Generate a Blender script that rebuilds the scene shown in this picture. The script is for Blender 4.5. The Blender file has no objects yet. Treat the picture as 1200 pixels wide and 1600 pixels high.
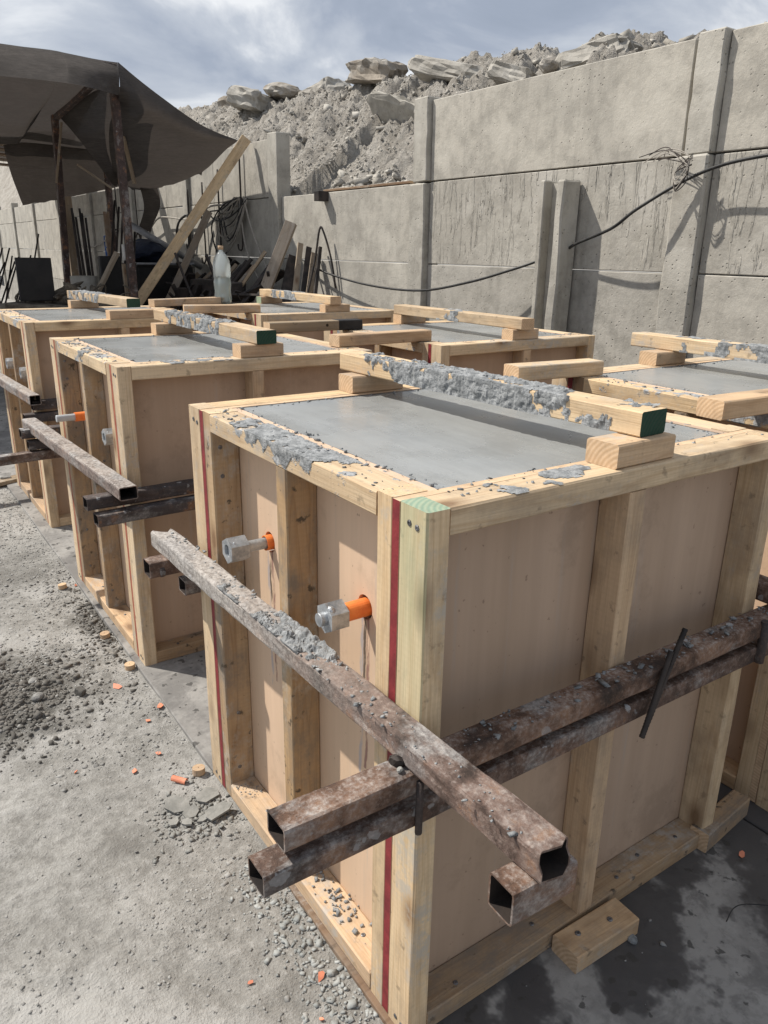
import bpy, bmesh, math, random
import numpy as np
from mathutils import Vector, Matrix, noise
R=math.radians
S=bpy.context.scene
COL=S.collection
# ------------------------------------------------------------------ camera
CP=Vector((-0.5957,-0.7591,1.3098)); PITCH,YAW,ROLL=-0.3294,0.6048,0.017
fw=Vector((math.cos(PITCH)*math.sin(YAW),math.cos(PITCH)*math.cos(YAW),math.sin(PITCH)))
rr=Vector((math.cos(YAW),-math.sin(YAW),0)); uu=rr.cross(fw)
r2=rr*math.cos(ROLL)+uu*math.sin(ROLL); u2=-rr*math.sin(ROLL)+uu*math.cos(ROLL)
cd=bpy.data.cameras.new('camera'); co=bpy.data.objects.new('camera',cd); COL.objects.link(co)
M=Matrix((r2,u2,-fw)).transposed().to_4x4(); M.translation=CP; co.matrix_world=M
cd.sensor_fit='HORIZONTAL'; cd.sensor_width=36; cd.lens=36*1193.4/1200; cd.clip_start=.02; cd.clip_end=1500
S.camera=co
# ------------------------------------------------------------------ world and sun
SUN=Vector((-0.395,0.503,0.768)).normalized()
w=bpy.data.worlds.new('World'); S.world=w; w.use_nodes=True
nt=w.node_tree; nt.nodes.clear()
def N(nt,t,ins=None,**at):
    n=nt.nodes.new(t)
    for k,v in at.items(): setattr(n,k,v)
    for k,v in (ins or {}).items():
        s=n.inputs[k]
        if isinstance(v,bpy.types.NodeSocket): nt.links.new(v,s)
        else:
            try: s.default_value=v
            except Exception: s.default_value=tuple(v)+(1,)
    return n
def ramp(nt,fac,stops,interp='LINEAR'):
    n=nt.nodes.new('ShaderNodeValToRGB'); n.color_ramp.interpolation=interp
    e=n.color_ramp.elements
    while len(e)<len(stops): e.new(.5)
    for i,(p,c) in enumerate(stops):
        e[i].position=p; c=(c,c,c) if isinstance(c,(int,float)) else c; e[i].color=(*c,1)
    nt.links.new(fac,n.inputs[0]); return n.outputs[0]
def mixc(nt,f,a,b,bt='MIX'):
    n=nt.nodes.new('ShaderNodeMix'); n.data_type='RGBA'; n.blend_type=bt
    for s,v in ((n.inputs[0],f),(n.inputs[6],a),(n.inputs[7],b)):
        if isinstance(v,bpy.types.NodeSocket): nt.links.new(v,s)
        else: s.default_value=v if isinstance(v,(int,float)) else (*v,1)
    return n.outputs[2]
def mth(nt,op,a,b=0,c=None,clamp=False):
    n=nt.nodes.new('ShaderNodeMath'); n.operation=op; n.use_clamp=clamp
    for i,v in enumerate((a,b) if c is None else (a,b,c)):
        if isinstance(v,bpy.types.NodeSocket): nt.links.new(v,n.inputs[i])
        else: n.inputs[i].default_value=v
    return n.outputs[0]
sky=N(nt,'ShaderNodeTexSky',sky_type='NISHITA',sun_disc=False,sun_elevation=R(50.2),sun_rotation=R(-38.2),dust_density=1.5)
tc=N(nt,'ShaderNodeTexCoord')
mp=N(nt,'ShaderNodeMapping',{'Vector':tc.outputs['Generated'],'Scale':(1.0,1.0,2.2),'Rotation':(0,0,.6),'Location':(.62,.38,.0)})
n1=N(nt,'ShaderNodeTexNoise',{'Vector':mp.outputs[0],'Scale':3.4,'Detail':7,'Roughness':.55,'Distortion':.5})
n2=N(nt,'ShaderNodeTexNoise',{'Vector':mp.outputs[0],'Scale':1.1,'Detail':3,'Roughness':.5})
cl=ramp(nt,n1.outputs[0],[(.30,(4.0,4.7,5.9)),(.43,(5.0,5.7,7.0)),(.53,(7.2,7.8,8.8)),(.62,(11.5,11.8,12.2))])
cov=ramp(nt,n2.outputs[0],[(.30,.80),(.5,.97)])
# brighter thin cloud round the sun's side of the sky
sc=mixc(nt,cov,sky.outputs[0],cl)
vd=N(nt,'ShaderNodeVectorMath',{0:tc.outputs['Generated'],1:tuple(SUN)},operation='DOT_PRODUCT')
gl=ramp(nt,vd.outputs['Value'],[(.50,1.0),(.98,1.15)])
sc=mixc(nt,1.0,sc,gl,'MULTIPLY')
bg=N(nt,'ShaderNodeBackground',{'Color':sc,'Strength':.068})
ow=N(nt,'ShaderNodeOutputWorld',{'Surface':bg.outputs[0]})
sd=bpy.data.lights.new('sun','SUN'); sd.energy=5.0; sd.angle=R(.9); sd.color=(1,.94,.85)
so=bpy.data.objects.new('sun',sd); COL.objects.link(so); so.rotation_euler=SUN.to_track_quat('Z','Y').to_euler()
S.view_settings.view_transform='Standard'; S.view_settings.look='None'; S.view_settings.exposure=.2; S.view_settings.gamma=1
# ------------------------------------------------------------------ object helpers
rnd=random.Random(7)
def tag(o,label=None,cat=None,group=None,kind=None):
    if label: o['label']=label
    if cat: o['category']=cat
    if group: o['group']=group
    if kind: o['kind']=kind
    return o
def link(name,me,parent=None,loc=(0,0,0),rot=(0,0,0)):
    o=bpy.data.objects.new(name,me); COL.objects.link(o); o.location=loc; o.rotation_euler=rot
    if parent: o.parent=parent
    return o
def empty(name,loc,label,cat,group=None,rz=0):
    o=bpy.data.objects.new(name,None); COL.objects.link(o); o.location=loc; o.rotation_euler=(0,0,rz); o.empty_display_size=.1
    return tag(o,label,cat,group)
def mesh(name,V,F,mats,mi=None,smooth=False):
    me=bpy.data.meshes.new(name); me.from_pydata([tuple(v) for v in V],[],F)
    for m in mats: me.materials.append(m)
    if mi is not None: me.polygons.foreach_set('material_index',mi)
    if smooth: me.polygons.foreach_set('use_smooth',[True]*len(me.polygons))
    me.update(); return me
def npmesh(name,V,T,mats,smooth=False):
    me=bpy.data.meshes.new(name); nv,nf=len(V),len(T); k=T.shape[1]
    me.vertices.add(nv); me.vertices.foreach_set('co',V.astype(np.float32).ravel())
    me.loops.add(nf*k); me.loops.foreach_set('vertex_index',T.astype(np.int32).ravel())
    me.polygons.add(nf); me.polygons.foreach_set('loop_start',np.arange(0,nf*k,k,dtype=np.int32))
    try: me.polygons.foreach_set('loop_total',np.full(nf,k,dtype=np.int32))
    except Exception: pass
    if smooth: me.polygons.foreach_set('use_smooth',np.ones(nf,dtype=bool))
    for m in mats: me.materials.append(m)
    me.update(calc_edges=True); me.validate(); return me
# ------------------------------------------------------------------ materials
def newmat(name):
    m=bpy.data.materials.new(name); m.use_nodes=True; nt=m.node_tree; nt.nodes.clear()
    out=N(nt,'ShaderNodeOutputMaterial'); b=N(nt,'ShaderNodeBsdfPrincipled'); nt.links.new(b.outputs[0],out.inputs[0])
    b.inputs['Specular IOR Level'].default_value=.35
    return m,nt,b,out
def setc(nt,b,k,v):
    if isinstance(v,bpy.types.NodeSocket): nt.links.new(v,b.inputs[k])
    else: b.inputs[k].default_value=v if isinstance(v,(int,float)) else (*v,1)
def bump(nt,b,h,s=.3,d=.01,prev=None):
    n=N(nt,'ShaderNodeBump',{'Height':h,'Strength':s,'Distance':d})
    if prev is not None: nt.links.new(prev,n.inputs['Normal'])
    nt.links.new(n.outputs[0],b.inputs['Normal']); return n.outputs[0]
def ocoord(nt,rand=True,sc=(1,1,1)):
    tc=N(nt,'ShaderNodeTexCoord'); v=tc.outputs['Object']
    if rand:
        oi=N(nt,'ShaderNodeObjectInfo')
        off=N(nt,'ShaderNodeVectorMath',{0:oi.outputs['Random'],1:(37,53,91)},operation='MULTIPLY')
        v=N(nt,'ShaderNodeVectorMath',{0:v,1:off.outputs[0]},operation='ADD').outputs[0]
    return v
def nz(nt,v,scale,detail=5,rough=.55,sc=None,dist=0):
    if sc: v=N(nt,'ShaderNodeMapping',{'Vector':v,'Scale':sc}).outputs[0]
    return N(nt,'ShaderNodeTexNoise',{'Vector':v,'Scale':scale,'Detail':detail,'Roughness':rough,'Distortion':dist}).outputs[0]
def wood(name,light=(.70,.58,.415),dark=(.53,.40,.26),grey=.25,mortar=0.0,green=False,rough_sawn=1.0,dirt=.35):
    m,nt,b,out=newmat(name); v=ocoord(nt)
    oi=N(nt,'ShaderNodeObjectInfo')
    g1=nz(nt,v,1,4,.5,(1.3,22,22),.6); g2=nz(nt,v,1,3,.6,(7,420,420))
    g3=nz(nt,v,1,3,.5,(.7,7,7))
    c=mixc(nt,ramp(nt,g1,[(.38,0.0),(.48,.30),(.51,1.0),(.535,.2),(.58,.5),(.60,1.0),(.63,.3)]),light,dark)
    c=mixc(nt,mth(nt,'MULTIPLY',g3,.55),c,(light[0]*.93,light[1]*.86,light[2]*.76))
    # knots
    vm=N(nt,'ShaderNodeMapping',{'Vector':v,'Scale':(4.2,9,9)})
    vo=N(nt,'ShaderNodeTexVoronoi',{'Vector':vm.outputs[0],'Scale':1.0,'Randomness':1.0})
    kn=ramp(nt,vo.outputs['Distance'],[(.07,1.0),(.13,.55),(.24,.0)])
    c=mixc(nt,mth(nt,'MULTIPLY',kn,.8),c,(.13,.065,.03))
    # saw marks across the piece
    sm=N(nt,'ShaderNodeTexWave',{'Vector':v,'Scale':28,'Distortion':3.0,'Detail':2,'Detail Scale':1.5},bands_direction='X')
    c=mixc(nt,mth(nt,'MULTIPLY',sm.outputs['Fac'],.05*min(rough_sawn,2.2)),c,(.25,.17,.09))
    c=mixc(nt,ramp(nt,g2,[(.35,.22),(.62,0)]),c,(.22,.14,.075))
    d=nz(nt,v,6,7,.75,(.6,1,1)); c=mixc(nt,ramp(nt,d,[(.47,0),(.64,dirt*1.2)]),c,(.22,.19,.16))
    d2=nz(nt,v,34,4,.6); c=mixc(nt,ramp(nt,d2,[(.62,0),(.70,dirt*1.3)]),c,(.10,.08,.06))
    sp=nz(nt,v,5,7,.75,(.5,1,1)); sp2=nz(nt,v,40,4,.7)
    ck_=mth(nt,'MULTIPLY',ramp(nt,sp,[(.53,0),(.62,.75)]),ramp(nt,sp2,[(.42,0),(.56,1)]))
    c=mixc(nt,ck_,c,(.40,.39,.37))
    ws=nz(nt,v,2.2,5,.7,(.5,1,1)); c=mixc(nt,ramp(nt,ws,[(.53,0),(.58,.28),(.60,.05)]),c,(.27,.185,.11))
    tint=ramp(nt,oi.outputs['Random'],[(0,(.86,.82,.78)),(.5,(1,.98,.96)),(1,(1.04,.96,.84))])
    c=mixc(nt,1.0,c,tint,'MULTIPLY')
    if green:
        tc=N(nt,'ShaderNodeTexCoord'); sx=N(nt,'ShaderNodeSeparateXYZ',{0:tc.outputs['Object']})
        f=mth(nt,'MULTIPLY_ADD',sx.outputs[0],1.5,.22,True)
        f=mth(nt,'MULTIPLY',f,ramp(nt,nz(nt,v,9,5,.6,(.25,1.6,1.6)),[(.3,.10),(.66,.85)]))
        sn=N(nt,'ShaderNodeSeparateXYZ',{0:tc.outputs['Normal']}); f=mth(nt,'MULTIPLY',f,mth(nt,'GREATER_THAN',sn.outputs[2],.4))
        c=mixc(nt,mth(nt,'MULTIPLY',f,.8),c,(.30,.37,.23))
    rg=.8
    hb=mth(nt,'ADD',mth(nt,'MULTIPLY',g2,.6),mth(nt,'MULTIPLY',g1,.4))
    if mortar>0:
        mm=nz(nt,v,15,6,.68,(.8,1,1)); mk=ramp(nt,mm,[(.60-mortar*.2,0),(.63-mortar*.2,1)])
        mcol=ramp(nt,nz(nt,v,70,5,.75),[(.38,(.17,.175,.18)),(.6,(.40,.41,.42))])
        c=mixc(nt,mk,c,mcol); hb=mth(nt,'ADD',hb,mth(nt,'MULTIPLY',mk,mth(nt,'MULTIPLY',nz(nt,v,90,4,.7),3)))
    setc(nt,b,'Base Color',c); b.inputs['Roughness'].default_value=rg
    bump(nt,b,hb,.45,.0025); return m
def simple(name,c1,c2,scale=8,rough=.8,metal=0,bs=.3,bd=.003,detail=6,bscale=None):
    m,nt,b,out=newmat(name); v=ocoord(nt); f=nz(nt,v,scale,detail,.65)
    setc(nt,b,'Base Color',ramp(nt,f,[(.38,c1),(.62,c2)])); b.inputs['Roughness'].default_value=rough; b.inputs['Metallic'].default_value=metal
    bump(nt,b,nz(nt,v,bscale or scale*6,4,.65),bs,bd); return m
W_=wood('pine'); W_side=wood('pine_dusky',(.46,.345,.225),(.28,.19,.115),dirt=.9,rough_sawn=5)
W_warm=wood('pine_warm',(.62,.475,.33),(.46,.325,.21),dirt=.4)
W_mort=wood('pine_with_mortar',mortar=.30); W_mort2=wood('pine_with_light_mortar',mortar=-.15)
W_green=wood('pine_green_washed',green=True)
W_old=wood('pine_weathered',(.30,.25,.19),(.20,.155,.11),dirt=.6)
W_dark=wood('board_dark_stained',(.20,.14,.10),(.10,.065,.045),dirt=.6)
W_gray=wood('board_grey_weathered',(.34,.31,.27),(.24,.21,.18),dirt=.4)
def endgrain(name,c1,c2,paint=None):
    m,nt,b,out=newmat(name); v=ocoord(nt,False); oi=N(nt,'ShaderNodeObjectInfo')
    o=N(nt,'ShaderNodeVectorMath',{0:v,1:(0,.05,.04)},operation='ADD').outputs[0]
    wv=N(nt,'ShaderNodeTexWave',{'Vector':o,'Scale':38,'Distortion':1.2,'Detail':2},wave_type='RINGS',rings_direction='X')
    c=mixc(nt,wv.outputs['Fac'],c1,c2); c=mixc(nt,ramp(nt,nz(nt,v,40,5,.7),[(.4,0),(.7,.5)]),c,tuple(x*.55 for x in c2))
    setc(nt,b,'Base Color',c); b.inputs['Roughness'].default_value=.85; bump(nt,b,wv.outputs['Fac'],.2,.001); return m
E_=endgrain('pine_end_grain',(.64,.47,.31),(.52,.36,.22))
E_green=endgrain('dark_green_painted_end',(.012,.055,.033),(.03,.06,.04))
E_pgreen=endgrain('pale_green_painted_end',(.22,.31,.23),(.32,.38,.27))
E_black=simple('black_paint',(.008,.008,.009),(.02,.018,.018),12,.6)
def plywood(name,light,dark,bolts=False):
    m,nt,b,out=newmat(name); tc=N(nt,'ShaderNodeTexCoord'); v=ocoord(nt)
    f=nz(nt,v,1,5,.55,(9,9,1.1)); f2=nz(nt,v,1,3,.5,(90,90,4)); f3=nz(nt,v,2.5,4,.6)
    c=ramp(nt,f,[(.3,light),(.7,dark)]); c=mixc(nt,ramp(nt,f2,[(.4,.10),(.6,0)]),c,tuple(x*.7 for x in dark))
    c=mixc(nt,ramp(nt,f3,[(.45,0),(.75,.35)]),c,tuple(x*.78 for x in light))
    cath=N(nt,'ShaderNodeTexWave',{'Vector':N(nt,'ShaderNodeMapping',{'Vector':v,'Scale':(2.4,2.4,.5)}).outputs[0],'Scale':1.6,'Distortion':9,'Detail':3,'Detail Scale':.8})
    c=mixc(nt,mth(nt,'MULTIPLY',ramp(nt,cath.outputs['Fac'],[(.3,0),(.9,1)]),.09),c,tuple(x*.62 for x in dark))
    rn=nz(nt,v,1,6,.7,(26,26,1.3)); c=mixc(nt,ramp(nt,rn,[(.60,0),(.68,.30)]),c,(.36,.34,.32))
    sc_=nz(nt,v,5,6,.75); c=mixc(nt,ramp(nt,sc_,[(.55,0),(.66,.32)]),c,tuple(x*.55 for x in dark))
    sp=nz(nt,v,70,3,.5); c=mixc(nt,ramp(nt,sp,[(.71,0),(.74,.5)]),c,(.12,.07,.05))
    if bolts:
        sx=N(nt,'ShaderNodeSeparateXYZ',{0:tc.outputs['Object']})
        wob=mth(nt,'MULTIPLY',mth(nt,'SUBTRACT',nz(nt,v,1,4,.6,(9,9,9)),.5),.034)
        yy=mth(nt,'ADD',sx.outputs[1],wob)
        for by in (.25,.62):
            for dy,wd,cc,zz in ((-.010,.006,(.24,.13,.11),.72),(.010,.007,(.38,.34,.34),.70),(.001,.0060,(.06,.045,.035),.90)):
                d=mth(nt,'ABSOLUTE',mth(nt,'SUBTRACT',yy,by+dy),0)
                k=mth(nt,'MULTIPLY',mth(nt,'SUBTRACT',1,mth(nt,'DIVIDE',d,wd)),1.7,None,True)
                k=mth(nt,'MULTIPLY',k,mth(nt,'LESS_THAN',sx.outputs[2],.705))
                k=mth(nt,'MULTIPLY',k,ramp(nt,nz(nt,v,1,5,.7,(50,50,13)),[(.42,0),(.52,.9)]))
                k=mth(nt,'MULTIPLY',k,mth(nt,'GREATER_THAN',sx.outputs[2],zz-.33))
                c=mixc(nt,k,c,cc)
    setc(nt,b,'Base Color',c); b.inputs['Roughness'].default_value=.55; bump(nt,b,f2,.12,.001); return m
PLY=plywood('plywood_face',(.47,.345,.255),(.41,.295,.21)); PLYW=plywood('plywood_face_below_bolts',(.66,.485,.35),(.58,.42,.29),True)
REDP=simple('red_painted_ply_edge',(.15,.018,.022),(.24,.03,.034),30,.65)
REDP2=simple('rust_red_thin_ply_edge',(.26,.06,.035),(.36,.12,.07),30,.7)
def fresh():
    m,nt,b,out=newmat('fresh_concrete'); v=ocoord(nt)
    f=nz(nt,v,2.2,5,.55); f2=nz(nt,v,1,5,.6,(60,9,9)); f3=nz(nt,v,150,3,.6)
    c=ramp(nt,f,[(.40,(.235,.245,.245)),(.60,(.30,.31,.308))]); c=mixc(nt,ramp(nt,f2,[(.35,.25),(.6,0)]),c,(.16,.165,.165))
    c=mixc(nt,ramp(nt,f3,[(.3,.15),(.45,0)]),c,(.16,.165,.16))
    setc(nt,b,'Base Color',c); tw=N(nt,'ShaderNodeTexWave',{'Vector':v,'Scale':3.2,'Distortion':9,'Detail':4,'Detail Scale':.7},wave_type='RINGS').outputs['Fac']
    c=mixc(nt,mth(nt,'MULTIPLY',tw,.16),c,(.31,.32,.315)); bl=nz(nt,v,5,5,.6); c=mixc(nt,ramp(nt,bl,[(.50,0),(.64,.28)]),c,(.17,.178,.178))
    f2=mth(nt,'ADD',f2,mth(nt,'MULTIPLY',tw,.9)); setc(nt,b,'Base Color',c)
    setc(nt,b,'Roughness',ramp(nt,bl,[(.40,.34),(.62,.22)])); b.inputs['Specular IOR Level'].default_value=.6
    bump(nt,b,mth(nt,'ADD',f2,mth(nt,'MULTIPLY',f3,.5)),.3,.0015); return m
FRESH=fresh()
MORT=simple('dried_mortar',(.155,.163,.168),(.33,.34,.345),55,.95,0,.9,.003,8,210)
def rust(name,dust=.5,bx=None,steel=.0,red=(.085,.048,.038)):
    m,nt,b,out=newmat(name); v=ocoord(nt)
    f=nz(nt,v,14,8,.72); f2=nz(nt,v,110,6,.75); f3=nz(nt,v,5,5,.6)
    c=ramp(nt,f,[(.36,(.042,.028,.022)),(.47,red),(.56,tuple(x*1.6 for x in red)),(.64,(.25,.12,.055))])
    c=mixc(nt,ramp(nt,f3,[(.35,.75*steel),(.6,0)]),c,(.05,.05,.056))
    tc=N(nt,'ShaderNodeTexCoord'); sn=N(nt,'ShaderNodeSeparateXYZ',{0:tc.outputs['Normal']})
    so_=N(nt,'ShaderNodeSeparateXYZ',{0:tc.outputs['Object']})
    up=mth(nt,'MULTIPLY_ADD',sn.outputs[2],.55,.45,True)
    th=mth(nt,'ADD',mth(nt,'MULTIPLY',f,.6),mth(nt,'MULTIPLY',f2,.4))
    k=ramp(nt,th,[(.62-.28*dust,0),(.80-.28*dust,.85)])
    k=mth(nt,'MULTIPLY',k,up)
    if bx is not None:
        k=mth(nt,'MAXIMUM',mth(nt,'MULTIPLY',k,.8),mth(nt,'MULTIPLY',mth(nt,'MULTIPLY_ADD',so_.outputs[0],bx,.62,True),ramp(nt,th,[(.30,0.3),(.46,1)])))
    dc=ramp(nt,f2,[(.40,(.25,.225,.205)),(.60,(.46,.43,.40))])
    c=mixc(nt,ramp(nt,f2,[(.52,0),(.66,.22)]),c,(.26,.17,.125)); c=mixc(nt,k,c,dc)
    bs_=mth(nt,'MULTIPLY',ramp(nt,nz(nt,v,9,6,.7,(.6,1,1)),[(.55-.06*dust,0),(.64-.06*dust,.85)]),mth(nt,'MULTIPLY_ADD',up,.75,.25))
    c=mixc(nt,bs_,c,ramp(nt,f2,[(.40,(.19,.18,.175)),(.60,(.40,.385,.37))]))
    # splashes of mortar
    s=nz(nt,v,26,4,.5); sk=mth(nt,'MULTIPLY',ramp(nt,s,[(.66,0),(.68,1)]),up); c=mixc(nt,mth(nt,'MULTIPLY',sk,.85),c,(.42,.43,.44))
    setc(nt,b,'Base Color',c); b.inputs['Roughness'].default_value=.72; b.inputs['Metallic'].default_value=.12
    bump(nt,b,mth(nt,'ADD',f2,mth(nt,'MULTIPLY',f,.9)),.75,.004); return m
RUST=rust('rusty_steel_dusty',.52,None,.25,(.125,.070,.045)); RUSTW=rust('rusty_steel_caked_end',.55,-1.5,.15,(.125,.082,.065))
RUSTD=rust('dark_steel',.2,None,1.0,(.062,.048,.044)); RUSTM=rust('rusty_steel_splashed',.46,None,.35,(.100,.060,.043))
RUSTG=rust('steel_under_cement_dust',1.0,None,.0); INNER=simple('tube_inside',(.012,.010,.010),(.03,.022,.018),20,.9)
GALV=simple('galvanised_steel',(.26,.28,.30),(.50,.52,.54),38,.42,.6,.6,.002,7,120)
ZINC=simple('screw_zinc',(.10,.10,.105),(.26,.26,.27),60,.4,.8)
ORNG=simple('orange_pvc',(.66,.15,.03),(.80,.24,.06),30,.5,0,.2,.001)
ORNGD=simple('orange_pvc_dusty',(.55,.19,.11),(.72,.27,.16),30,.6,0,.2,.001)
GREYP=simple('grey_pvc',(.36,.38,.40),(.45,.47,.49),9,.4,0,.1,.001)
DARKH=simple('dark_gap',(.02,.015,.01),(.05,.035,.02),30,.95)
def wallmat(name,c1,c2,drips=False,pits=.5,pale=(.50,.49,.46)):
    m,nt,b,out=newmat(name); v=ocoord(nt)
    a=nz(nt,v,1.3,6,.6); f=nz(nt,v,9,8,.7); g=nz(nt,v,55,5,.7)
    st=nz(nt,v,1,5,.6,(14,14,1.2))
    c=ramp(nt,a,[(.40,c1),(.60,c2)]); c=mixc(nt,ramp(nt,f,[(.40,.5),(.55,0)]),c,tuple(x*.66 for x in c1))
    c=mixc(nt,ramp(nt,st,[(.52,0),(.66,.30)]),c,tuple(x*.62 for x in c1))
    c=mixc(nt,ramp(nt,nz(nt,v,2.2,6,.65),[(.50,0),(.66,.75)]),c,pale)
    c=mixc(nt,ramp(nt,nz(nt,v,3.4,7,.7,None,.5),[(.54,0),(.68,.45)]),c,tuple(x*.62 for x in c1))
    pv=N(nt,'ShaderNodeTexVoronoi',{'Vector':v,'Scale':30,'Randomness':1.0}).outputs['Distance']
    pm=nz(nt,v,3,3,.5)
    pk=mth(nt,'MULTIPLY',ramp(nt,pv,[(.08,1),(.16,0)]),ramp(nt,pm,[(.50-.1*pits,0),(.62-.1*pits,1)]))
    c=mixc(nt,mth(nt,'MULTIPLY',pk,.7),c,tuple(x*.4 for x in c1))
    h=mth(nt,'ADD',mth(nt,'MULTIPLY',g,.55),mth(nt,'MULTIPLY',f,.9)); h=mth(nt,'SUBTRACT',h,mth(nt,'MULTIPLY',pk,1.2))
    if drips:
        tc=N(nt,'ShaderNodeTexCoord'); sx=N(nt,'ShaderNodeSeparateXYZ',{0:tc.outputs['Object']})
        dn=nz(nt,v,1,4,.55,(24,30,3.6),.5)
        dk=ramp(nt,dn,[(.56,0),(.60,1)])
        top=mth(nt,'MULTIPLY_ADD',sx.outputs[2],4.2,mth(nt,'MULTIPLY_ADD',nz(nt,v,2.3,3,.5),5.0,-1.9),True)
        dk=mth(nt,'MULTIPLY',dk,top)
        h=mth(nt,'ADD',h,mth(nt,'MULTIPLY',dk,7)); c=mixc(nt,mth(nt,'MULTIPLY',dk,.5),c,tuple(x*.75 for x in c2))
    setc(nt,b,'Base Color',c); b.inputs['Roughness'].default_value=.9; bump(nt,b,h,.6,.007); return m
WALL=wallmat('wall_concrete_smooth',(.375,.355,.315),(.44,.415,.365),False,.5,(.50,.475,.42))
WALLR=wallmat('wall_concrete_rough',(.31,.295,.262),(.41,.39,.35),False,1.6,(.42,.40,.36))
WALLD=wallmat('wall_concrete_dripped',(.36,.34,.30),(.43,.41,.365),True,1.2,(.46,.44,.40))
WALLP=wallmat('wall_post_concrete',(.35,.33,.29),(.42,.40,.355),False,1.0,(.46,.44,.395))
def dirt():
    m,nt,b,out=newmat('dusty_ground'); v=N(nt,'ShaderNodeTexCoord').outputs['Object']
    a=nz(nt,v,1.1,6,.6); f=nz(nt,v,7,7,.68); g=nz(nt,v,45,6,.7); q=nz(nt,v,190,3,.65)
    c=ramp(nt,a,[(.42,(.265,.258,.242)),(.58,(.35,.341,.322))])
    c=mixc(nt,ramp(nt,f,[(.42,.55),(.54,0)]),c,(.22,.212,.196)); c=mixc(nt,ramp(nt,g,[(.40,.6),(.50,0)]),c,(.17,.164,.152))
    c=mixc(nt,ramp(nt,g,[(.55,0),(.64,.5)]),c,(.40,.392,.375))
    c=mixc(nt,ramp(nt,q,[(.35,.35),(.47,0)]),c,(.20,.195,.18)); c=mixc(nt,ramp(nt,nz(nt,v,2.0,4,.6),[(.50,0),(.60,.65)]),c,(.40,.392,.375))
    # damp and other darker earth patches: centre and radius of each
    for cx,cy,r_,k_ in ((-.42,1.55,.32,.95),(-.20,1.75,.09,.6),(-.02,1.95,.13,.85),(-.25,.76,.07,.30),(-.10,.20,.05,.25),(-.3,2.6,.25,.5)):
        d=N(nt,'ShaderNodeVectorMath',{0:v,1:(cx,cy,0)},operation='DISTANCE').outputs['Value']
        d=mth(nt,'ADD',d,mth(nt,'MULTIPLY',mth(nt,'SUBTRACT',f,.5),(r_*1.8+.12)))
        k=ramp(nt,mth(nt,'DIVIDE',d,r_),[(.55,k_),(1.0,0)]); c=mixc(nt,k,c,(.105,.10,.09))
    setc(nt,b,'Base Color',c); b.inputs['Roughness'].default_value=.95
    h=mth(nt,'ADD',mth(nt,'MULTIPLY',f,.8),mth(nt,'ADD',mth(nt,'MULTIPLY',g,.9),mth(nt,'MULTIPLY',q,.5))); bump(nt,b,h,.8,.010); return m
DIRT=dirt()
def slabm():
    m,nt,b,out=newmat('slab_concrete'); v=N(nt,'ShaderNodeNewGeometry').outputs['Position']
    a=nz(nt,v,2.3,6,.62); g=nz(nt,v,40,6,.7); s=nz(nt,v,24,4,.5)
    c=ramp(nt,a,[(.42,(.17,.163,.156)),(.58,(.29,.28,.265))]); c=mixc(nt,ramp(nt,g,[(.38,.5),(.5,0)]),c,(.16,.155,.148)); c=mixc(nt,ramp(nt,nz(nt,v,8,6,.7),[(.54,0),(.62,.4)]),c,(.36,.35,.33)); c=mixc(nt,ramp(nt,nz(nt,v,6,6,.65,None,.6),[(.53,0),(.60,.6)]),c,(.13,.125,.12))
    sx=N(nt,'ShaderNodeSeparateXYZ',{0:v})
    # water seeping from under the nearest form
    ws=mth(nt,'ADD',mth(nt,'MULTIPLY',mth(nt,'ABSOLUTE',mth(nt,'ADD',sx.outputs[1],.06)),2.6),mth(nt,'MULTIPLY',mth(nt,'SUBTRACT',nz(nt,v,4.2,5,.6),.50),3.6))
    wk=ramp(nt,ws,[(.24,1),(.33,.75),(.44,0)]); wk=mth(nt,'MULTIPLY',wk,mth(nt,'LESS_THAN',sx.outputs[1],.9))
    c=mixc(nt,mth(nt,'MULTIPLY',wk,.88),c,(.055,.053,.055))
    c=mixc(nt,ramp(nt,s,[(.62,0),(.65,.8)]),c,(.05,.048,.045))
    setc(nt,b,'Base Color',c); setc(nt,b,'Roughness',ramp(nt,wk,[(0,.85),(1,.42)])); bump(nt,b,mth(nt,'ADD',a,g),.35,.004); return m
SLAB=slabm()
ROCK=wallmat('rubble_concrete',(.32,.30,.265),(.43,.41,.37),False,1.0,(.46,.44,.40)); ROCKW=wallmat('rubble_brownish',(.22,.19,.155),(.33,.29,.24),False,1.2)
def mound_mat():
    m,nt,b,out=newmat('rubble_earth'); v=N(nt,'ShaderNodeTexCoord').outputs['Object']
    f=nz(nt,v,3,8,.72); g=nz(nt,v,16,8,.75); q=nz(nt,v,60,5,.7)
    c=ramp(nt,f,[(.40,(.30,.275,.24)),(.60,(.43,.405,.365))]); c=mixc(nt,ramp(nt,g,[(.36,.6),(.50,0)]),c,(.21,.195,.17))
    setc(nt,b,'Base Color',c); b.inputs['Roughness'].default_value=.95
    bump(nt,b,mth(nt,'ADD',g,mth(nt,'MULTIPLY',q,.4)),1.0,.05); return m
MOUND=mound_mat()
PEB=simple('gravel_stone',(.165,.162,.155),(.33,.325,.31),12,.9,0,.3,.002); PEBL=simple('gravel_damp',(.085,.08,.072),(.17,.16,.145),12,.9)
EDGEP=simple('blue_grey_chips',(.20,.21,.205),(.36,.37,.36),14,.95); FLAKE=simple('mortar_flake',(.19,.19,.178),(.28,.277,.26),26,.95,0,.6,.003,6,120)
RUBR=simple('black_cable',(.012,.012,.013),(.04,.04,.04),10,.5); CABG=simple('pale_rope',(.28,.26,.23),(.38,.35,.31),20,.8)
STEELD=simple('dark_scrap_steel',(.018,.016,.016),(.06,.048,.042),9,.65,.2,.3,.003)
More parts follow.
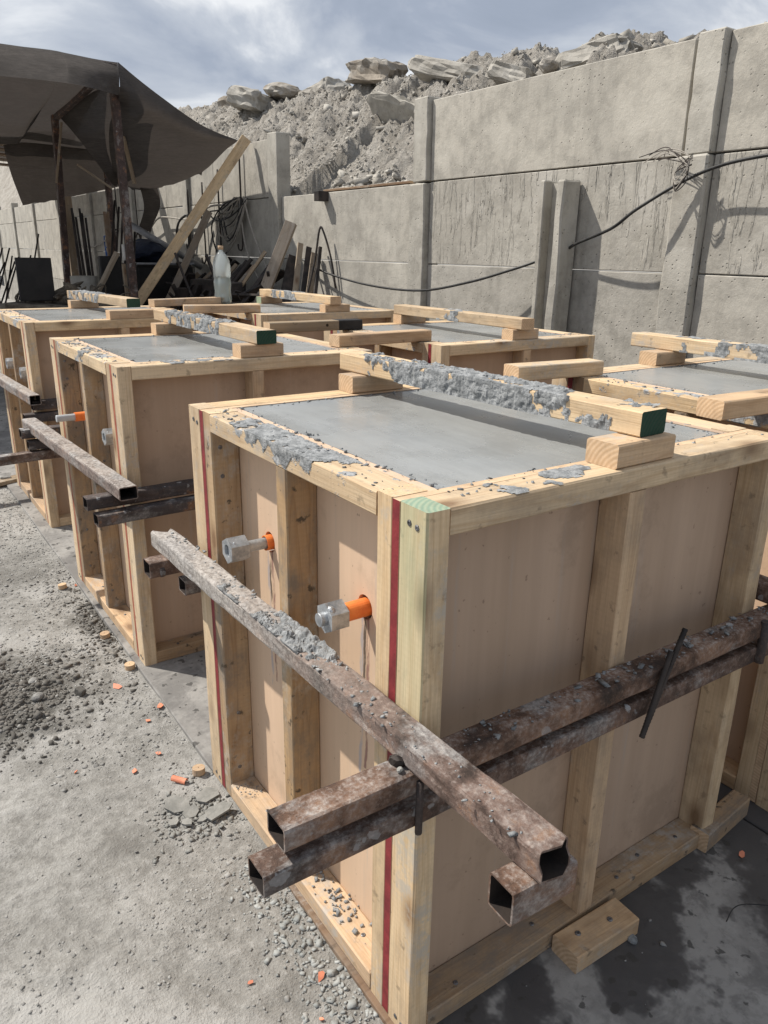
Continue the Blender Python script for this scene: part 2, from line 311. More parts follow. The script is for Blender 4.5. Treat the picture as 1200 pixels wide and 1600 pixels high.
BLK=simple('black_sheet',(.006,.006,.007),(.016,.015,.015),6,.6); GREYM=simple('grey_metal_pipe',(.22,.23,.25),(.34,.35,.37),14,.5,.3)
POLE=rust('painted_rusty_pole',.05,None,.3,(.055,.036,.031)); BRUSH=simple('dry_sacking',(.06,.05,.04),(.16,.14,.11),14,.95)
BLUE=simple('blue_spray_paint',(.03,.09,.30),(.05,.14,.42),20,.6); BLUEC=simple('dark_blue_tarpaulin',(.01,.016,.035),(.03,.04,.07),8,.7)
YEL=simple('yellow_machine_paint',(.65,.38,.03),(.75,.45,.05),8,.5); WHITEP=simple('white_dirty_plastic',(.38,.37,.35),(.55,.54,.52),12,.5)
def net():
    m,nt,b,out=newmat('shade_net'); v=N(nt,'ShaderNodeTexCoord').outputs['Object']
    f=nz(nt,v,3,6,.65,(1,1,1)); s=nz(nt,v,1,5,.7,(14,5,120)); g=nz(nt,v,520,2,.5)
    c=ramp(nt,f,[(.42,(.050,.043,.038)),(.58,(.078,.067,.060))]); c=mixc(nt,ramp(nt,s,[(.42,.6),(.55,0)]),c,(.032,.027,.024))
    setc(nt,b,'Base Color',c); b.inputs['Roughness'].default_value=.95
    tr=N(nt,'ShaderNodeBsdfTranslucent',{'Color':(.10,.085,.075,1)}); tp=N(nt,'ShaderNodeBsdfTransparent')
    m1=N(nt,'ShaderNodeMixShader',{0:.2,1:b.outputs[0],2:tr.outputs[0]})
    hole=mth(nt,'MULTIPLY',ramp(nt,g,[(.30,1),(.42,0)]),.10)
    m2=N(nt,'ShaderNodeMixShader',{0:hole,1:m1.outputs[0],2:tp.outputs[0]}); nt.links.new(m2.outputs[0],out.inputs[0])
    bump(nt,b,s,.3,.01); return m
NET=net()
def bottlemat():
    m,nt,b,out=newmat('translucent_plastic'); b.inputs['Base Color'].default_value=(.78,.83,.84,1); b.inputs['Roughness'].default_value=.12
    tr=N(nt,'ShaderNodeBsdfTransparent',{'Color':(.93,.95,.95,1)}); fr=N(nt,'ShaderNodeFresnel',{'IOR':1.4})
    tl=N(nt,'ShaderNodeBsdfTranslucent',{'Color':(.75,.80,.80,1)}); a=N(nt,'ShaderNodeMixShader',{0:.45,1:tr.outputs[0],2:tl.outputs[0]})
    gl=N(nt,'ShaderNodeBsdfGlossy',{'Roughness':.12}); c=N(nt,'ShaderNodeMixShader',{0:mth(nt,'MULTIPLY_ADD',fr.outputs[0],.8,.12),1:a.outputs[0],2:gl.outputs[0]})
    nt.links.new(c.outputs[0],out.inputs[0]); return m
BOTM=bottlemat()
# ------------------------------------------------------------------ shape helpers
_c={}
def timber_mesh(L,w_,h,mat=W_,e0=E_,e1=E_,bev=.0022,warp=0):
    key=(round(L,4),round(w_,4),round(h,4),mat.name,e0.name,e1.name,warp)
    if key in _c: return _c[key]
    bm=bmesh.new(); n=max(1,int(L/.12)); secs=[]
    rg=random.Random(str(key))
    ph=rg.random()*6
    for i in range(n+1):
        x=-L/2+L*i/n; j=.0006
        oy=warp*math.sin(math.pi*i/n); oz=0
        q=[(-w_/2,-h/2),(w_/2,-h/2),(w_/2,h/2),(-w_/2,h/2)]; vs=[]
        for k,(a,b_) in enumerate(q):
            d=bev*(1+.6*rg.random()); a2,b2=q[(k-1)%4],q[(k+1)%4]
            for t in (a2,b2):
                dy,dz=t[0]-a,t[1]-b_; l=math.hypot(dy,dz)
                vs.append(bm.verts.new((x,a+dy/l*d+oy+rg.uniform(-j,j)*(0<i<n),b_+dz/l*d+rg.uniform(-j,j)*(0<i<n))))
        secs.append(vs)
    for i in range(n):
        for k in range(8):
            f=bm.faces.new((secs[i][k],secs[i][(k+1)%8],secs[i+1][(k+1)%8],secs[i+1][k])); f.material_index=0
    f=bm.faces.new(list(reversed(secs[0]))); f.material_index=1
    f=bm.faces.new(secs[-1]); f.material_index=2
    bmesh.ops.recalc_face_normals(bm,faces=bm.faces)
    me=bpy.data.meshes.new('timber'); bm.to_mesh(me); bm.free()
    for m in (mat,e0,e1): me.materials.append(m)
    _c[key]=me; return me
AX={'x':(0,0,0),'y':(0,0,R(90)),'z':(0,R(-90),0)}
def lum(name,mn,mx,axis,parent=None,**k):
    d=[mx[i]-mn[i] for i in range(3)]; c=[(mx[i]+mn[i])/2 for i in range(3)]
    if axis=='x': dim=(d[0],d[1],d[2])
    elif axis=='y': dim=(d[1],d[0],d[2])
    else: dim=(d[2],d[1],d[0])
    return link(name,timber_mesh(*dim,**k),parent,c,AX[axis])
def bar(name,p0,p1,w_,h,parent=None,roll=0,rel=None,**k):
    p0,p1=Vector(p0),Vector(p1); d=p1-p0; L=d.length
    o=link(name,timber_mesh(L,w_,h,**k),parent)
    q=d.to_track_quat('X','Z') @ Vector((1,0,0)).rotation_difference(Vector((1,0,0)))
    Mx=q.to_matrix().to_4x4() @ Matrix.Rotation(roll,4,'X'); Mx.translation=(p0+p1)/2
    o.matrix_local=Mx; return o
def box(name,mn,mx,mat,parent=None,bev=.004,sub=0,jit=0,seed=0):
    c=Vector([(mn[i]+mx[i])/2 for i in range(3)]); d=[mx[i]-mn[i] for i in range(3)]
    bm=bmesh.new(); bmesh.ops.create_cube(bm,size=1)
    for v in bm.verts: v.co=Vector((v.co.x*d[0],v.co.y*d[1],v.co.z*d[2]))
    if bev: bmesh.ops.bevel(bm,geom=bm.edges[:],offset=bev,segments=1,affect='EDGES')
    if sub:
        bmesh.ops.subdivide_edges(bm,edges=[e for e in bm.edges if e.calc_length()>min(d)*1.2],cuts=sub,use_grid_fill=True)
        for v in bm.verts:
            nn=noise.noise_vector((v.co+Vector((seed*7.1,seed*3.3,c.z)))*7)*jit; v.co+=nn
    me=bpy.data.meshes.new(name); bm.to_mesh(me); bm.free(); me.materials.append(mat)
    return link(name,me,parent,c)
def tubemesh(L,w_,h,mat,th=.003,r=.006,e0=None,e1=None,jit=.0007,seed=1):
    # hollow section along X with real openings
    def prof(w2,h2,r):
        P=[]
        for (sx,sy,a0) in ((1,1,0),(-1,1,90),(-1,-1,180),(1,-1,270)):
            for a in (0,45,90):
                t=R(a0+a); P.append((sx*(w2-r)+r*math.cos(t),sy*(h2-r)+r*math.sin(t)))
            nx={(1,1):(-1,1),(-1,1):(-1,-1),(-1,-1):(1,-1),(1,-1):(1,1)}[(sx,sy)]
            a=P[-1]; bb=(nx[0]*(w2-r)+r*math.cos(R(a0+90)),nx[1]*(h2-r)+r*math.sin(R(a0+90)))
            for f in (.33,.66): P.append((a[0]+(bb[0]-a[0])*f,a[1]+(bb[1]-a[1])*f))
        return P
    po=prof(w_/2,h/2,r); pi=prof(w_/2-th,h/2-th,max(r-th,.002)); n=len(po); seg=max(2,int(L/.05)); V=[];F=[];mi=[]
    rg=random.Random(seed)
    for i in range(seg+1):
        for p,ins in ((po,0),(pi,1)):
            for (y,z) in p:
                x=-L/2+L*i/seg
                if i==0 and e0: x+=e0(y,z)
                if i==seg and e1: x+=e1(y,z)
                j=jit if not ins and 0<i<seg else 0
                V.append((x,y+rg.uniform(-j,j),z+rg.uniform(-j,j)))
    for i in range(seg):
        a=i*2*n; b_=(i+1)*2*n
        for k in range(n):
            k2=(k+1)%n; F.append((a+k,b_+k,b_+k2,a+k2)); mi.append(0)
            F.append((a+n+k,a+n+k2,b_+n+k2,b_+n+k)); mi.append(1)
    for k in range(n):
        k2=(k+1)%n; F.append((k,k2,n+k2,n+k)); mi.append(0)
        q=seg*2*n; F.append((q+k,q+n+k,q+n+k2,q+k2)); mi.append(0)
    bm=bmesh.new(); me=mesh('tube',V,F,[mat,INNER],mi); bm.from_mesh(me); bmesh.ops.recalc_face_normals(bm,faces=bm.faces); bm.to_mesh(me); bm.free()
    return me
def tube(name,p0,p1,w_,h,mat,parent=None,roll=0,**k):
    p0,p1=Vector(p0),Vector(p1); d=p1-p0
    o=link(name,tubemesh(d.length,w_,h,mat,**k),parent); q=d.to_track_quat('X','Z')
    Mx=q.to_matrix().to_4x4() @ Matrix.Rotation(roll,4,'X'); Mx.translation=(p0+p1)/2; o.matrix_local=Mx; return o
def cyl(name,p0,p1,r,mat,parent=None,n=12,r1=None,cap=True,rings=1,rf=None,smooth=True):
    p0,p1=Vector(p0),Vector(p1); d=p1-p0; q=d.to_track_quat('Z','Y'); V=[];F=[]; r1=r if r1 is None else r1
    for i in range(rings+1):
        t=i/rings; rad=(r+(r1-r)*t)*(rf(t) if rf else 1)
        for k in range(n):
            a=2*math.pi*k/n; V.append((rad*math.cos(a),rad*math.sin(a),d.length*t))
    for i in range(rings):
        for k in range(n): F.append((i*n+k,i*n+(k+1)%n,(i+1)*n+(k+1)%n,(i+1)*n+k))
    me_f=len(F)
    if cap: F.append(tuple(reversed(range(n)))); F.append(tuple(rings*n+k for k in range(n)))
    me=mesh(name,V,F,[mat])
    if smooth: me.polygons.foreach_set('use_smooth',[i<me_f for i in range(len(F))])
    o=link(name,me,parent); Mx=q.to_matrix().to_4x4(); Mx.translation=p0; o.matrix_local=Mx; return o
def ring(name,p0,p1,ro,ri,mat,parent=None,n=20,hexa=False,smooth=True):
    p0,p1=Vector(p0),Vector(p1); d=p1-p0; q=d.to_track_quat('Z','Y'); V=[];F=[]; L=d.length
    for z in (0,L):
        for k in range(n):
            a=2*math.pi*k/n
            rad=ro
            if hexa:
                m_=((a+math.pi/6)%(math.pi/3))-math.pi/6; rad=ro*math.cos(math.pi/6)/math.cos(m_)
            V.append((rad*math.cos(a),rad*math.sin(a),z))
        for k in range(n):
            a=2*math.pi*k/n; V.append((ri*math.cos(a),ri*math.sin(a),z))
    for k in range(n):
        k2=(k+1)%n
        F+= [(k,k2,2*n+k2,2*n+k),(n+k,3*n+k,3*n+k2,n+k2),(k,n+k,n+k2,k2),(2*n+k,2*n+k2,3*n+k2,3*n+k)]
    me=mesh(name,V,F,[mat]); o=link(name,me,parent); Mx=q.to_matrix().to_4x4(); Mx.translation=p0; o.matrix_local=Mx; return o
def wire(name,pts,r,mat,parent=None,n=6,res=8,cyc=False):
    P=[Vector(p) for p in pts]; Q=[]
    for i in range(len(P)-1):
        a=P[max(i-1,0)];b_=P[i];c=P[i+1];d=P[min(i+2,len(P)-1)]
        for j in range(res):
            t=j/res; Q.append(.5*((2*b_)+(-a+c)*t+(2*a-5*b_+4*c-d)*t*t+(-a+3*b_-3*c+d)*t**3))
    Q.append(P[-1]); V=[];F=[]; up=Vector((.13,.21,.97))
    for i,p in enumerate(Q):
        t=(Q[min(i+1,len(Q)-1)]-Q[max(i-1,0)]).normalized(); s=t.cross(up)
        if s.length<.05: s=t.cross(Vector((1,0,0)))
        s.normalize(); u=s.cross(t)
        for k in range(n): a=2*math.pi*k/n; V.append(p+s*math.cos(a)*r+u*math.sin(a)*r)
    for i in range(len(Q)-1):
        for k in range(n): F.append((i*n+k,i*n+(k+1)%n,(i+1)*n+(k+1)%n,(i+1)*n+k))
    F.append(tuple(reversed(range(n)))); F.append(tuple((len(Q)-1)*n+k for k in range(n)))
    return link(name,mesh(name,V,F,[mat],None,True),parent)
# unit rocks (20 triangles) for gravel
def ico():
    bm=bmesh.new(); bmesh.ops.create_icosphere(bm,subdivisions=1,radius=1); V=np.array([v.co[:] for v in bm.verts]); T=np.array([[v.index for v in f.verts] for f in bm.faces]); bm.free(); return V,T
IV,IT=ico()
CVt=np.array([(x,y,z) for x in(-1,1) for y in(-1,1) for z in(-1,1)])*.72; CTt=np.array([(0,1,3),(0,3,2),(4,6,7),(4,7,5),(0,4,5),(0,5,1),(2,3,7),(2,7,6),(0,2,6),(0,6,4),(1,5,7),(1,7,3)])
def scatter(name,pos,size,mats,seed=0,flat=.6,parent=None,kind='stuff',elong=1.5,blocky=True):
    IV,IT=(CVt,CTt) if blocky else (globals()['IV'],globals()['IT'])
    rs=np.random.RandomState(seed); n=len(pos); V=np.repeat(IV[None],n,0)*(1+rs.uniform(-.45,.35,(n,len(IV),3)))
    sc=np.stack([rs.uniform(.8,elong,n),rs.uniform(.6,1,n),rs.uniform(flat*.5,flat*1.3,n)],1)*np.asarray(size)[:,None]
    V=V*sc[:,None]; a=rs.uniform(0,6.28,n); tl=rs.normal(0,.35,n)
    ca,sa=np.cos(a),np.sin(a); ct,st=np.cos(tl),np.sin(tl)
    x,y,z=V[...,0],V[...,1],V[...,2]; x,z=x*ct[:,None]-z*st[:,None],x*st[:,None]+z*ct[:,None]
    V=np.stack([x*ca[:,None]-y*sa[:,None],x*sa[:,None]+y*ca[:,None],z],-1)+np.asarray(pos)[:,None]
    T=IT[None]+(np.arange(n)*len(IV))[:,None,None]
    me=npmesh(name,V.reshape(-1,3),T.reshape(-1,3),mats); o=link(name,me,parent); 
    if kind: o['kind']=kind
    return o
def chunk(name,loc,dims,rot,mat,seed,kind='block',parent=None,rough=.12,cuts=4):
    bm=bmesh.new()
    if kind=='block': bmesh.ops.create_cube(bm,size=2); bmesh.ops.bevel(bm,geom=bm.edges[:],offset=.22,segments=1,affect='EDGES'); bmesh.ops.subdivide_edges(bm,edges=bm.edges[:],cuts=cuts,use_grid_fill=True)
    else: bmesh.ops.create_icosphere(bm,subdivisions=3,radius=1)
    o_=Vector((seed*5.3,seed*1.7,seed*9.1))
    for v in bm.verts:
        n_=noise.noise_vector(v.co*.8+o_)*rough*2+noise.noise_vector(v.co*2.6+o_)*rough+noise.noise_vector(v.co*6+o_)*rough*.6
        v.co+=n_; v.co=Vector((v.co.x*dims[0],v.co.y*dims[1],v.co.z*dims[2]))
    me=bpy.data.meshes.new(name); bm.to_mesh(me); bm.free(); me.materials.append(mat)
    return link(name,me,parent,loc,rot)
# ------------------------------------------------------------------ ground
H,WX,WY,PT,YM,XM,A_,B_=.9794,.8836,.8784,.0176,.4139,.4248,.041,.065
def axisvals(segs):
    o=[]
    for a,b_,n in segs: o+=list(np.linspace(a,b_,n,endpoint=False))
    o.append(segs[-1][1]); return np.array(o)
gx=axisvals([(-300,-20,8),(-20,-3,16),(-3,-1.0,40),(-1.0,.06,110),(.06,3,12),(3,20,10),(20,300,8)])
gy=axisvals([(-300,-10,8),(-10,-.3,16),(-.3,2.6,230),(2.6,6,110),(6,14,30),(14,40,10),(40,300,8)])
def gheight(x,y):
    if x<-3.2 or x>.1 or y<-.6 or y>8: return -.012
    h=noise.fractal(Vector((x*2.2,y*2.2,0)),.8,2,4)*.010+noise.fractal(Vector((x*16,y*16,3)),.7,2,3)*.0035
    d=math.hypot(x+.42,y-1.55); h+=max(0,1-d/.35)*.010*(1+noise.noise(Vector((x*22,y*22,0)))*1.5)
    return h-.014+max(0,.004*(1-abs(x+.05)/.1))
VV=np.zeros((len(gx),len(gy),3)); VV[...,0]=gx[:,None]; VV[...,1]=gy[None]
for i,x in enumerate(gx):
    for j,y in enumerate(gy): VV[i,j,2]=gheight(x,y)
nx_,ny_=len(gx),len(gy); ii,jj=np.meshgrid(np.arange(nx_-1),np.arange(ny_-1),indexing='ij'); b0=(ii*ny_+jj).ravel()
gr=link('ground',npmesh('ground',VV.reshape(-1,3),np.stack([b0,b0+ny_,b0+ny_+1,b0+1],1),[DIRT],True)); tag(gr,'grey dusty trampled ground with gravel along the slab edge',None,None,'structure')
sl=box('concrete_slab',(.004,-3.2,-.12),(1.02,14,0),SLAB,None,.003); tag(sl,'flat grey concrete slab under the row of forms, damp in places',None,None,'structure')
sl=box('concrete_slab',(1.028,-3.2,-.12),(2.90,14,-.001),SLAB,None,.003); tag(sl,'flat grey concrete slab under the row of forms nearer the wall',None,None,'structure')
rs=np.random.RandomState(3)
def dens_points(n,fn,x0,x1,y0,y1):
    P=[]
    while len(P)<n:
        x=rs.uniform(x0,x1); y=rs.uniform(y0,y1)
        if rs.rand()<fn(x,y): P.append((x,y,gheight(x,y)))
    return np.array(P)
def fn(x,y):
    e=math.exp(-((x+.06)/.10)**2)*(.9 if y>.5 else .55); p=math.exp(-((x+.42)**2+(y-1.55)**2)/.06)
    q=max(0,noise.noise(Vector((x*3.1,y*3.1,5)))-.05)*1.3*(.3+.7*(noise.noise(Vector((x*11,y*11,2)))>0))
    return min(1,.05+e*.8*(.5+max(0,noise.noise(Vector((x*7,y*7,1))))*1.3)+p*.9+q+(.3 if y>1.7 else 0))
P=dens_points(30000,fn,-1.6,.0,-.25,4.2); sz=np.clip(rs.lognormal(-6.1,.60,len(P)),.0009,.009); sz=np.where((P[:,1]<.9)&(P[:,0]<-.14),np.minimum(sz,.0045),sz); P[:,2]+=sz*.0
g1=scatter('gravel',P,sz,[PEB],1,.38); tag(g1,'loose grey gravel scattered over the dusty ground beside the forms','gravel')
P=dens_points(2600,lambda x,y:math.exp(-((x+.42)**2+(y-1.55)**2)/.035)+.7*math.exp(-((x+.02)/.05)**2-((y-1.95)/.25)**2),-1.1,.0,.9,2.6); sz=np.clip(rs.lognormal(-5.4,.5,len(P)),.002,.014)
g2=scatter('damp_gravel',P,sz,[PEBL],2,.8); tag(g2,'dark damp crumbly earth clods in a low heap at the left edge','earth')
P=dens_points(900,lambda x,y:1,-3,-.2,3.5,8); sz=np.clip(rs.lognormal(-4.7,.5,len(P)),.004,.03)
g3=scatter('far_gravel',P,sz,[PEB],4,.6); tag(g3,'coarser gravel further back past the row of forms','gravel')
P=np.array([(rs.normal(-.095,.05),rs.normal(.755,.05),0) for _ in range(420)]); P[:,2]=[gheight(a,b_)+.001 for a,b_,_ in P]
tag(scatter('flake_crumbs',P,np.clip(rs.lognormal(-5.5,.5,len(P)),.002,.009),[FLAKE],6,.35),'small mortar crumbs strewn among the broken flakes','crumbs')
P=np.array([(rs.normal(-.05,.035),rs.uniform(.05,.55),0) for _ in range(520)]); P[:,0]=np.minimum(P[:,0],-.004); P[:,2]=[gheight(a,b_)+.001 for a,b_,_ in P]
tag(scatter('edge_gravel',P,np.clip(rs.lognormal(-5.6,.5,len(P)),.002,.010),[EDGEP],7,.35),'gravel chips along the base of the nearest form','gravel')
# crumbs lying on the slab between and in front of the forms
P=np.array([(rs.uniform(.02,2.6),rs.choice([rs.uniform(-.45,-.03),rs.uniform(.9,1.5),rs.uniform(2.4,3.0)]),.001) for _ in range(420)]); sz=np.clip(rs.lognormal(-6.1,.5,len(P)),.001,.009)
g4=scatter('slab_crumbs',P,sz,[PEB],5,.6); tag(g4,'small concrete crumbs lying on the slab between the forms','crumbs')
def polyflake(name,loc,pts,h,mat,rz=0,tilt=(0,0)):
    n=len(pts); V=[(x*.97,y*.97,0) for x,y in pts]+[(x,y,h) for x,y in pts]; F=[tuple(reversed(range(n))),tuple(range(n,2*n))]+[(i,(i+1)%n,n+(i+1)%n,n+i) for i in range(n)]
    return link(name,mesh(name,V,F,[mat]),None,loc,(tilt[0],tilt[1],rz))
flk=[((-.050,.800),.045,.028,.3,'long flat mortar flake, uppermost of the broken flakes by the nearest form'),((-.125,.812),.042,.034,2.2,'widest mortar flake, leftmost among the broken flakes'),
 ((-.052,.722),.048,.022,.1,'long mortar flake closest to the timber base rail'),((-.105,.765),.028,.020,.8,'small angular mortar flake in the middle of the broken flakes'),
 ((-.150,.755),.022,.014,.7,'small mortar flake lying alone left of the broken flakes'),((-.125,.735),.017,.013,1.9,'smallest mortar flake at the near end of the broken flakes'),
 ((-.085,.725),.02,.010,.2,'thin sliver of mortar beside the lowest flake'),((-.030,.535),.020,.011,1.0,'curved thin mortar chip near the tube ends')]
for i,((x,y),a,b_,rz,lab) in enumerate(flk):
    rg=random.Random(i+3); k=6;  pts=[(a*math.cos(2*math.pi*j/k)*rg.uniform(.62,1.1),b_*math.sin(2*math.pi*j/k)*rg.uniform(.7,1.15)) for j in range(k)]
    tag(polyflake('mortar_flake',(x,y,gheight(x,y)+.002+.002*(i%3)),pts,.006,FLAKE,rz,(rg.uniform(-.1,.1),rg.uniform(-.12,.12))),lab,'mortar flake','broken flakes of mortar beside the nearest form')
for (x,y),lab in (((-.030,.900),'drilled-out plywood disc nearest the camera, beside the orange pipe piece'),((-.016,1.545),'drilled-out plywood disc at the near corner of the second form'),((-.028,1.790),'pinkish drilled-out plywood disc against the base rail of the second form'),((-.055,2.311),'farthest drilled-out plywood disc, beside a red chip')):
    d=empty('plywood_disc',(x,y,gheight(x,y)+.002),lab,'wooden disc','hole-saw discs dropped along the forms',rnd.uniform(0,3)); d.rotation_euler=(rnd.uniform(-.1,.1),rnd.uniform(-.1,.1),0)
    ring('disc_body',(0,0,0),(0,0,.017),.0165,.0018,E_ if x>-.02 or x<-.05 else W_warm,d,18)
ORC=[((-.085,.895),.026,'curl','curled orange plastic pipe piece beside the plywood disc'),((-.086,1.451),.022,'tri','pointed red-orange chip, larger of the chips below the second form'),((-.012,1.258),.02,'tri','orange shard lying on the slab edge'),
 ((-.064,1.208),.012,'tri','small round orange chip left of the slab edge'),((-.297,1.088),.007,'tri','tiny orange chip farthest left on the dusty ground'),((-.167,1.006),.012,'tri','small orange chip in line between the stones and the pipe piece'),((-.089,1.047),.011,'tri','orange chip just above the curled pipe piece'),
 ((-.006,2.307),.012,'tri','red chip beside the farthest plywood disc'),((-.058,.205),.013,'tri','bent orange chip at the nearest gravel by the base rail'),((-.10,.13),.006,'tri','tiny orange fleck left of the nearest gravel'),((-.175,.27),.007,'tri','tiny orange fleck in the open dusty ground'),((-.30,.24),.006,'tri','orange fleck in the lower left of the ground'),((.90,-.07),.014,'tri','orange shard on the shaded slab by the wedge block')]
for i,((x,y),s,k,lab) in enumerate(ORC):
    z=(gheight(x,y) if x<0 else 0)+.004
    if k=='curl':
        V=[];F=[]; n=9
        for t in (0,1):
            for r_ in (.0085,.0072):
                for j in range(n): a=-.3+3.7*j/(n-1); V.append(((t-.5)*.042,r_*math.cos(a),r_*math.sin(a)))
        for j in range(n-1):
            F+= [(j,j+1,2*n+j+1,2*n+j),(n+j,3*n+j,3*n+j+1,n+j+1),(j,n+j,n+j+1,j+1),(2*n+j,2*n+j+1,3*n+j+1,3*n+j)]
        F+=[(0,2*n,3*n,n),(n-1,2*n-1,4*n-1,3*n-1)]
        o=link('orange_pipe_piece',mesh('curl',V,F,[ORNGD]),None,(x,y,z+.003),(0,0,-.95)); tag(o,lab,'plastic piece','orange plastic scraps on the ground')
    else:
        rg=random.Random(i); pts=[(s*math.cos(a)*rg.uniform(.5,1.1),s*.6*math.sin(a)*rg.uniform(.6,1.1)) for a in (0,1.2,2.3,3.4,4.5,5.5)]
        tag(polyflake('orange_chip',(x,y,z),pts,.002,ORNGD,rg.uniform(0,3),(rg.uniform(-.5,.5),rg.uniform(-.4,.4))),lab,'plastic chip','orange plastic scraps on the ground')
tag(chunk('stone',(-.193,1.468,gheight(-.193,1.468)+.008),(.011,.016,.011),(.2,.1,.5),PEBL,3,'block',None,.06),'small dark square-edged stone standing alone on the ground','stone')
for (x,y,s,lab,m) in ((.012,4.02,.03,'pale cube-shaped concrete lump beyond the farthest left form',PEB),(-.30,1.62,.016,'bluish flat pebble on the damp earth heap, upper',PEB),(-.31,1.50,.02,'bluish rounded pebble on the damp earth heap, lower',PEB),(1.04,.03,.014,'white pebble on the slab beside the right-hand form',MORT),(.50,-.08,.012,'pale concrete crumb in front of the base block',MORT)):
    tag(chunk('pebble',(x,y,s*.4+(gheight(x,y) if x<0 else 0)),(s,s*.8,s*.6),(0,.1,x*9),m,int(abs(x)*100),'block' if s>.025 else 'ball',None,.07),lab,'pebble')
for i,(x,y,rz,L,lab) in enumerate(((-.30,4.6,.5,.5,'upper weathered board lying on the ground at the left edge'),(-.28,4.2,.4,.45,'middle weathered board lying on the ground at the left edge'),(-.1,3.95,.35,.5,'lowest weathered board lying on the ground at the left edge'))):
    o=link('ground_board',timber_mesh(L,.09,.022,mat=W_old),None,(x,y,.008),(0,0,rz)); tag(o,lab,'board','boards lying on the ground at the left edge')
tag(wire('thin_wire',[(.70,-.16,.004),(.75,-.155,.014),(.82,-.20,.010),(.86,-.24,.006),(.93,-.30,.004),(1.0,-.38,.01)],.0012,RUBR,None,5),'thin black wire curled on the shaded slab by the right edge','wire')
# ------------------------------------------------------------------ mortar crust wrapped round two faces of a timber (local X along, faces -Y or +Y and top)
def crust(name,x0,x1,w_,h,parent,seed,thr=.0,amp=.010,res=.004,side=1,rag=.2,cover=None,flip=None):
    nu=int((x1-x0)/res); path=[]; nh=max(2,int(h/res)); nw=max(2,int(w_/res))
    for j in range(nh+1): path.append((side*w_/2,-h/2+h*j/nh,side,0))
    for j in range(1,nw+1): path.append((side*(w_/2-w_*j/nw),h/2,0,1))
    if side: 
        a=path[nh]; path[nh]=(a[0],a[1],side*.7,.7)
    V=[];keep=[]; o_=Vector((seed*3.7,seed*1.3,seed*.7))
    for i in range(nu+1):
        x=x0+(x1-x0)*i/nu
        for k,(y,z,ny,nz_) in enumerate(path):
            q=Vector((x,y,z))+o_; m_=noise.fractal(q*20,.7,2,5)*.9+rag*noise.noise(q*5)*2
            e=min((x-x0),(x1-x))/((x1-x0)*.22); m_+=min(0,(e-1)*.5)
            if cover: m_+=cover(x,k/len(path))
            d=max(0,m_-thr); hh=.0006+min(1,d*3.5)*amp*(.25+.9*abs(noise.noise(q*42))*1.6+.8*abs(noise.noise(q*110)))
            V.append((x,y+ny*hh,z+nz_*hh)); keep.append(d>0)
    n=len(path);F=[]
    for i in range(nu):
        for k in range(n-1):
            a=i*n+k; q=(a,a+n,a+n+1,a+1)
            if sum(keep[t] for t in q)>=2: F.append(q if side>0 else tuple(reversed(q)))
    if not F: return None
    o=link(name,mesh(name,V,F,[MORT],None,False),parent); o['kind']='stuff'; return o
# ------------------------------------------------------------------ formwork boxes
def ply_hole(name,mn,mx,holes,mat,parent):
    # sheet in the YZ plane with round drilled holes
    bm=bmesh.new(); x0,x1=mn[0],mx[0]; es=[]
    def loop(pts):
        vs=[bm.verts.new((x0,y,z)) for y,z in pts]; return [bm.edges.new((vs[i],vs[(i+1)%len(vs)])) for i in range(len(vs))]
    es+=loop([(mn[1],mn[2]),(mx[1],mn[2]),(mx[1],mx[2]),(mn[1],mx[2])])
    for (y,z,r_) in holes: es+=loop([(y+r_*math.cos(2*math.pi*k/20),z+r_*math.sin(2*math.pi*k/20)) for k in range(20)])
    bmesh.ops.triangle_fill(bm,use_beauty=True,use_dissolve=False,edges=es)
    g=bmesh.ops.extrude_face_region(bm,geom=bm.faces[:]); 
    for v in g['geom']:
        if isinstance(v,bmesh.types.BMVert): v.co.x=x1
    bmesh.ops.recalc_face_normals(bm,faces=bm.faces); me=bpy.data.meshes.new(name); bm.to_mesh(me); bm.free(); me.materials.append(mat)
    return link(name,me,parent)
def sheet_y(name,mn,mx,parent,edge):
    # plywood sheet in XZ plane; its narrow end faces carry the red paint
    c=[(mn[i]+mx[i])/2 for i in range(3)]; d=[(mx[i]-mn[i])/2 for i in range(3)]
    V=[(sx*d[0],sy*d[1],sz*d[2]) for sx in(-1,1) for sy in(-1,1) for sz in(-1,1)]
    F=[(0,1,3,2),(4,6,7,5),(0,4,5,1),(2,3,7,6),(0,2,6,4),(1,5,7,3)]
    return link(name,mesh(name,V,F,[PLY,edge,E_],[1,1,0,0,2,2]),parent,c)
def screw(parent_obj,world_local,normal):
    # child of a timber: convert box-local position to the timber's frame
    inv=parent_obj.matrix_basis.inverted(); p=inv@Vector(world_local); n=(inv.to_3x3()@Vector(normal)).normalized()
    o=link('screw',SCREW,parent_obj); q=n.to_track_quat('Z','Y'); Mx=q.to_matrix().to_4x4(); Mx.translation=p; o.matrix_local=Mx@Matrix.Scale(.78,4)
V=[];n=10
for (r_,z) in ((.0062,-.001),(.0062,.0012),(.0045,.0022),(.0022,.0022),(.0016,.0006)):
    for k in range(n): V.append((r_*math.cos(6.283*k/n),r_*math.sin(6.283*k/n),z))
SCREW=mesh('screw',V,[(i*n+k,i*n+(k+1)%n,(i+1)*n+(k+1)%n,(i+1)*n+k) for i in range(4) for k in range(n)]+[tuple(4*n+k for k in range(n))],[ZINC])
BG='timber formwork boxes filled with concrete'
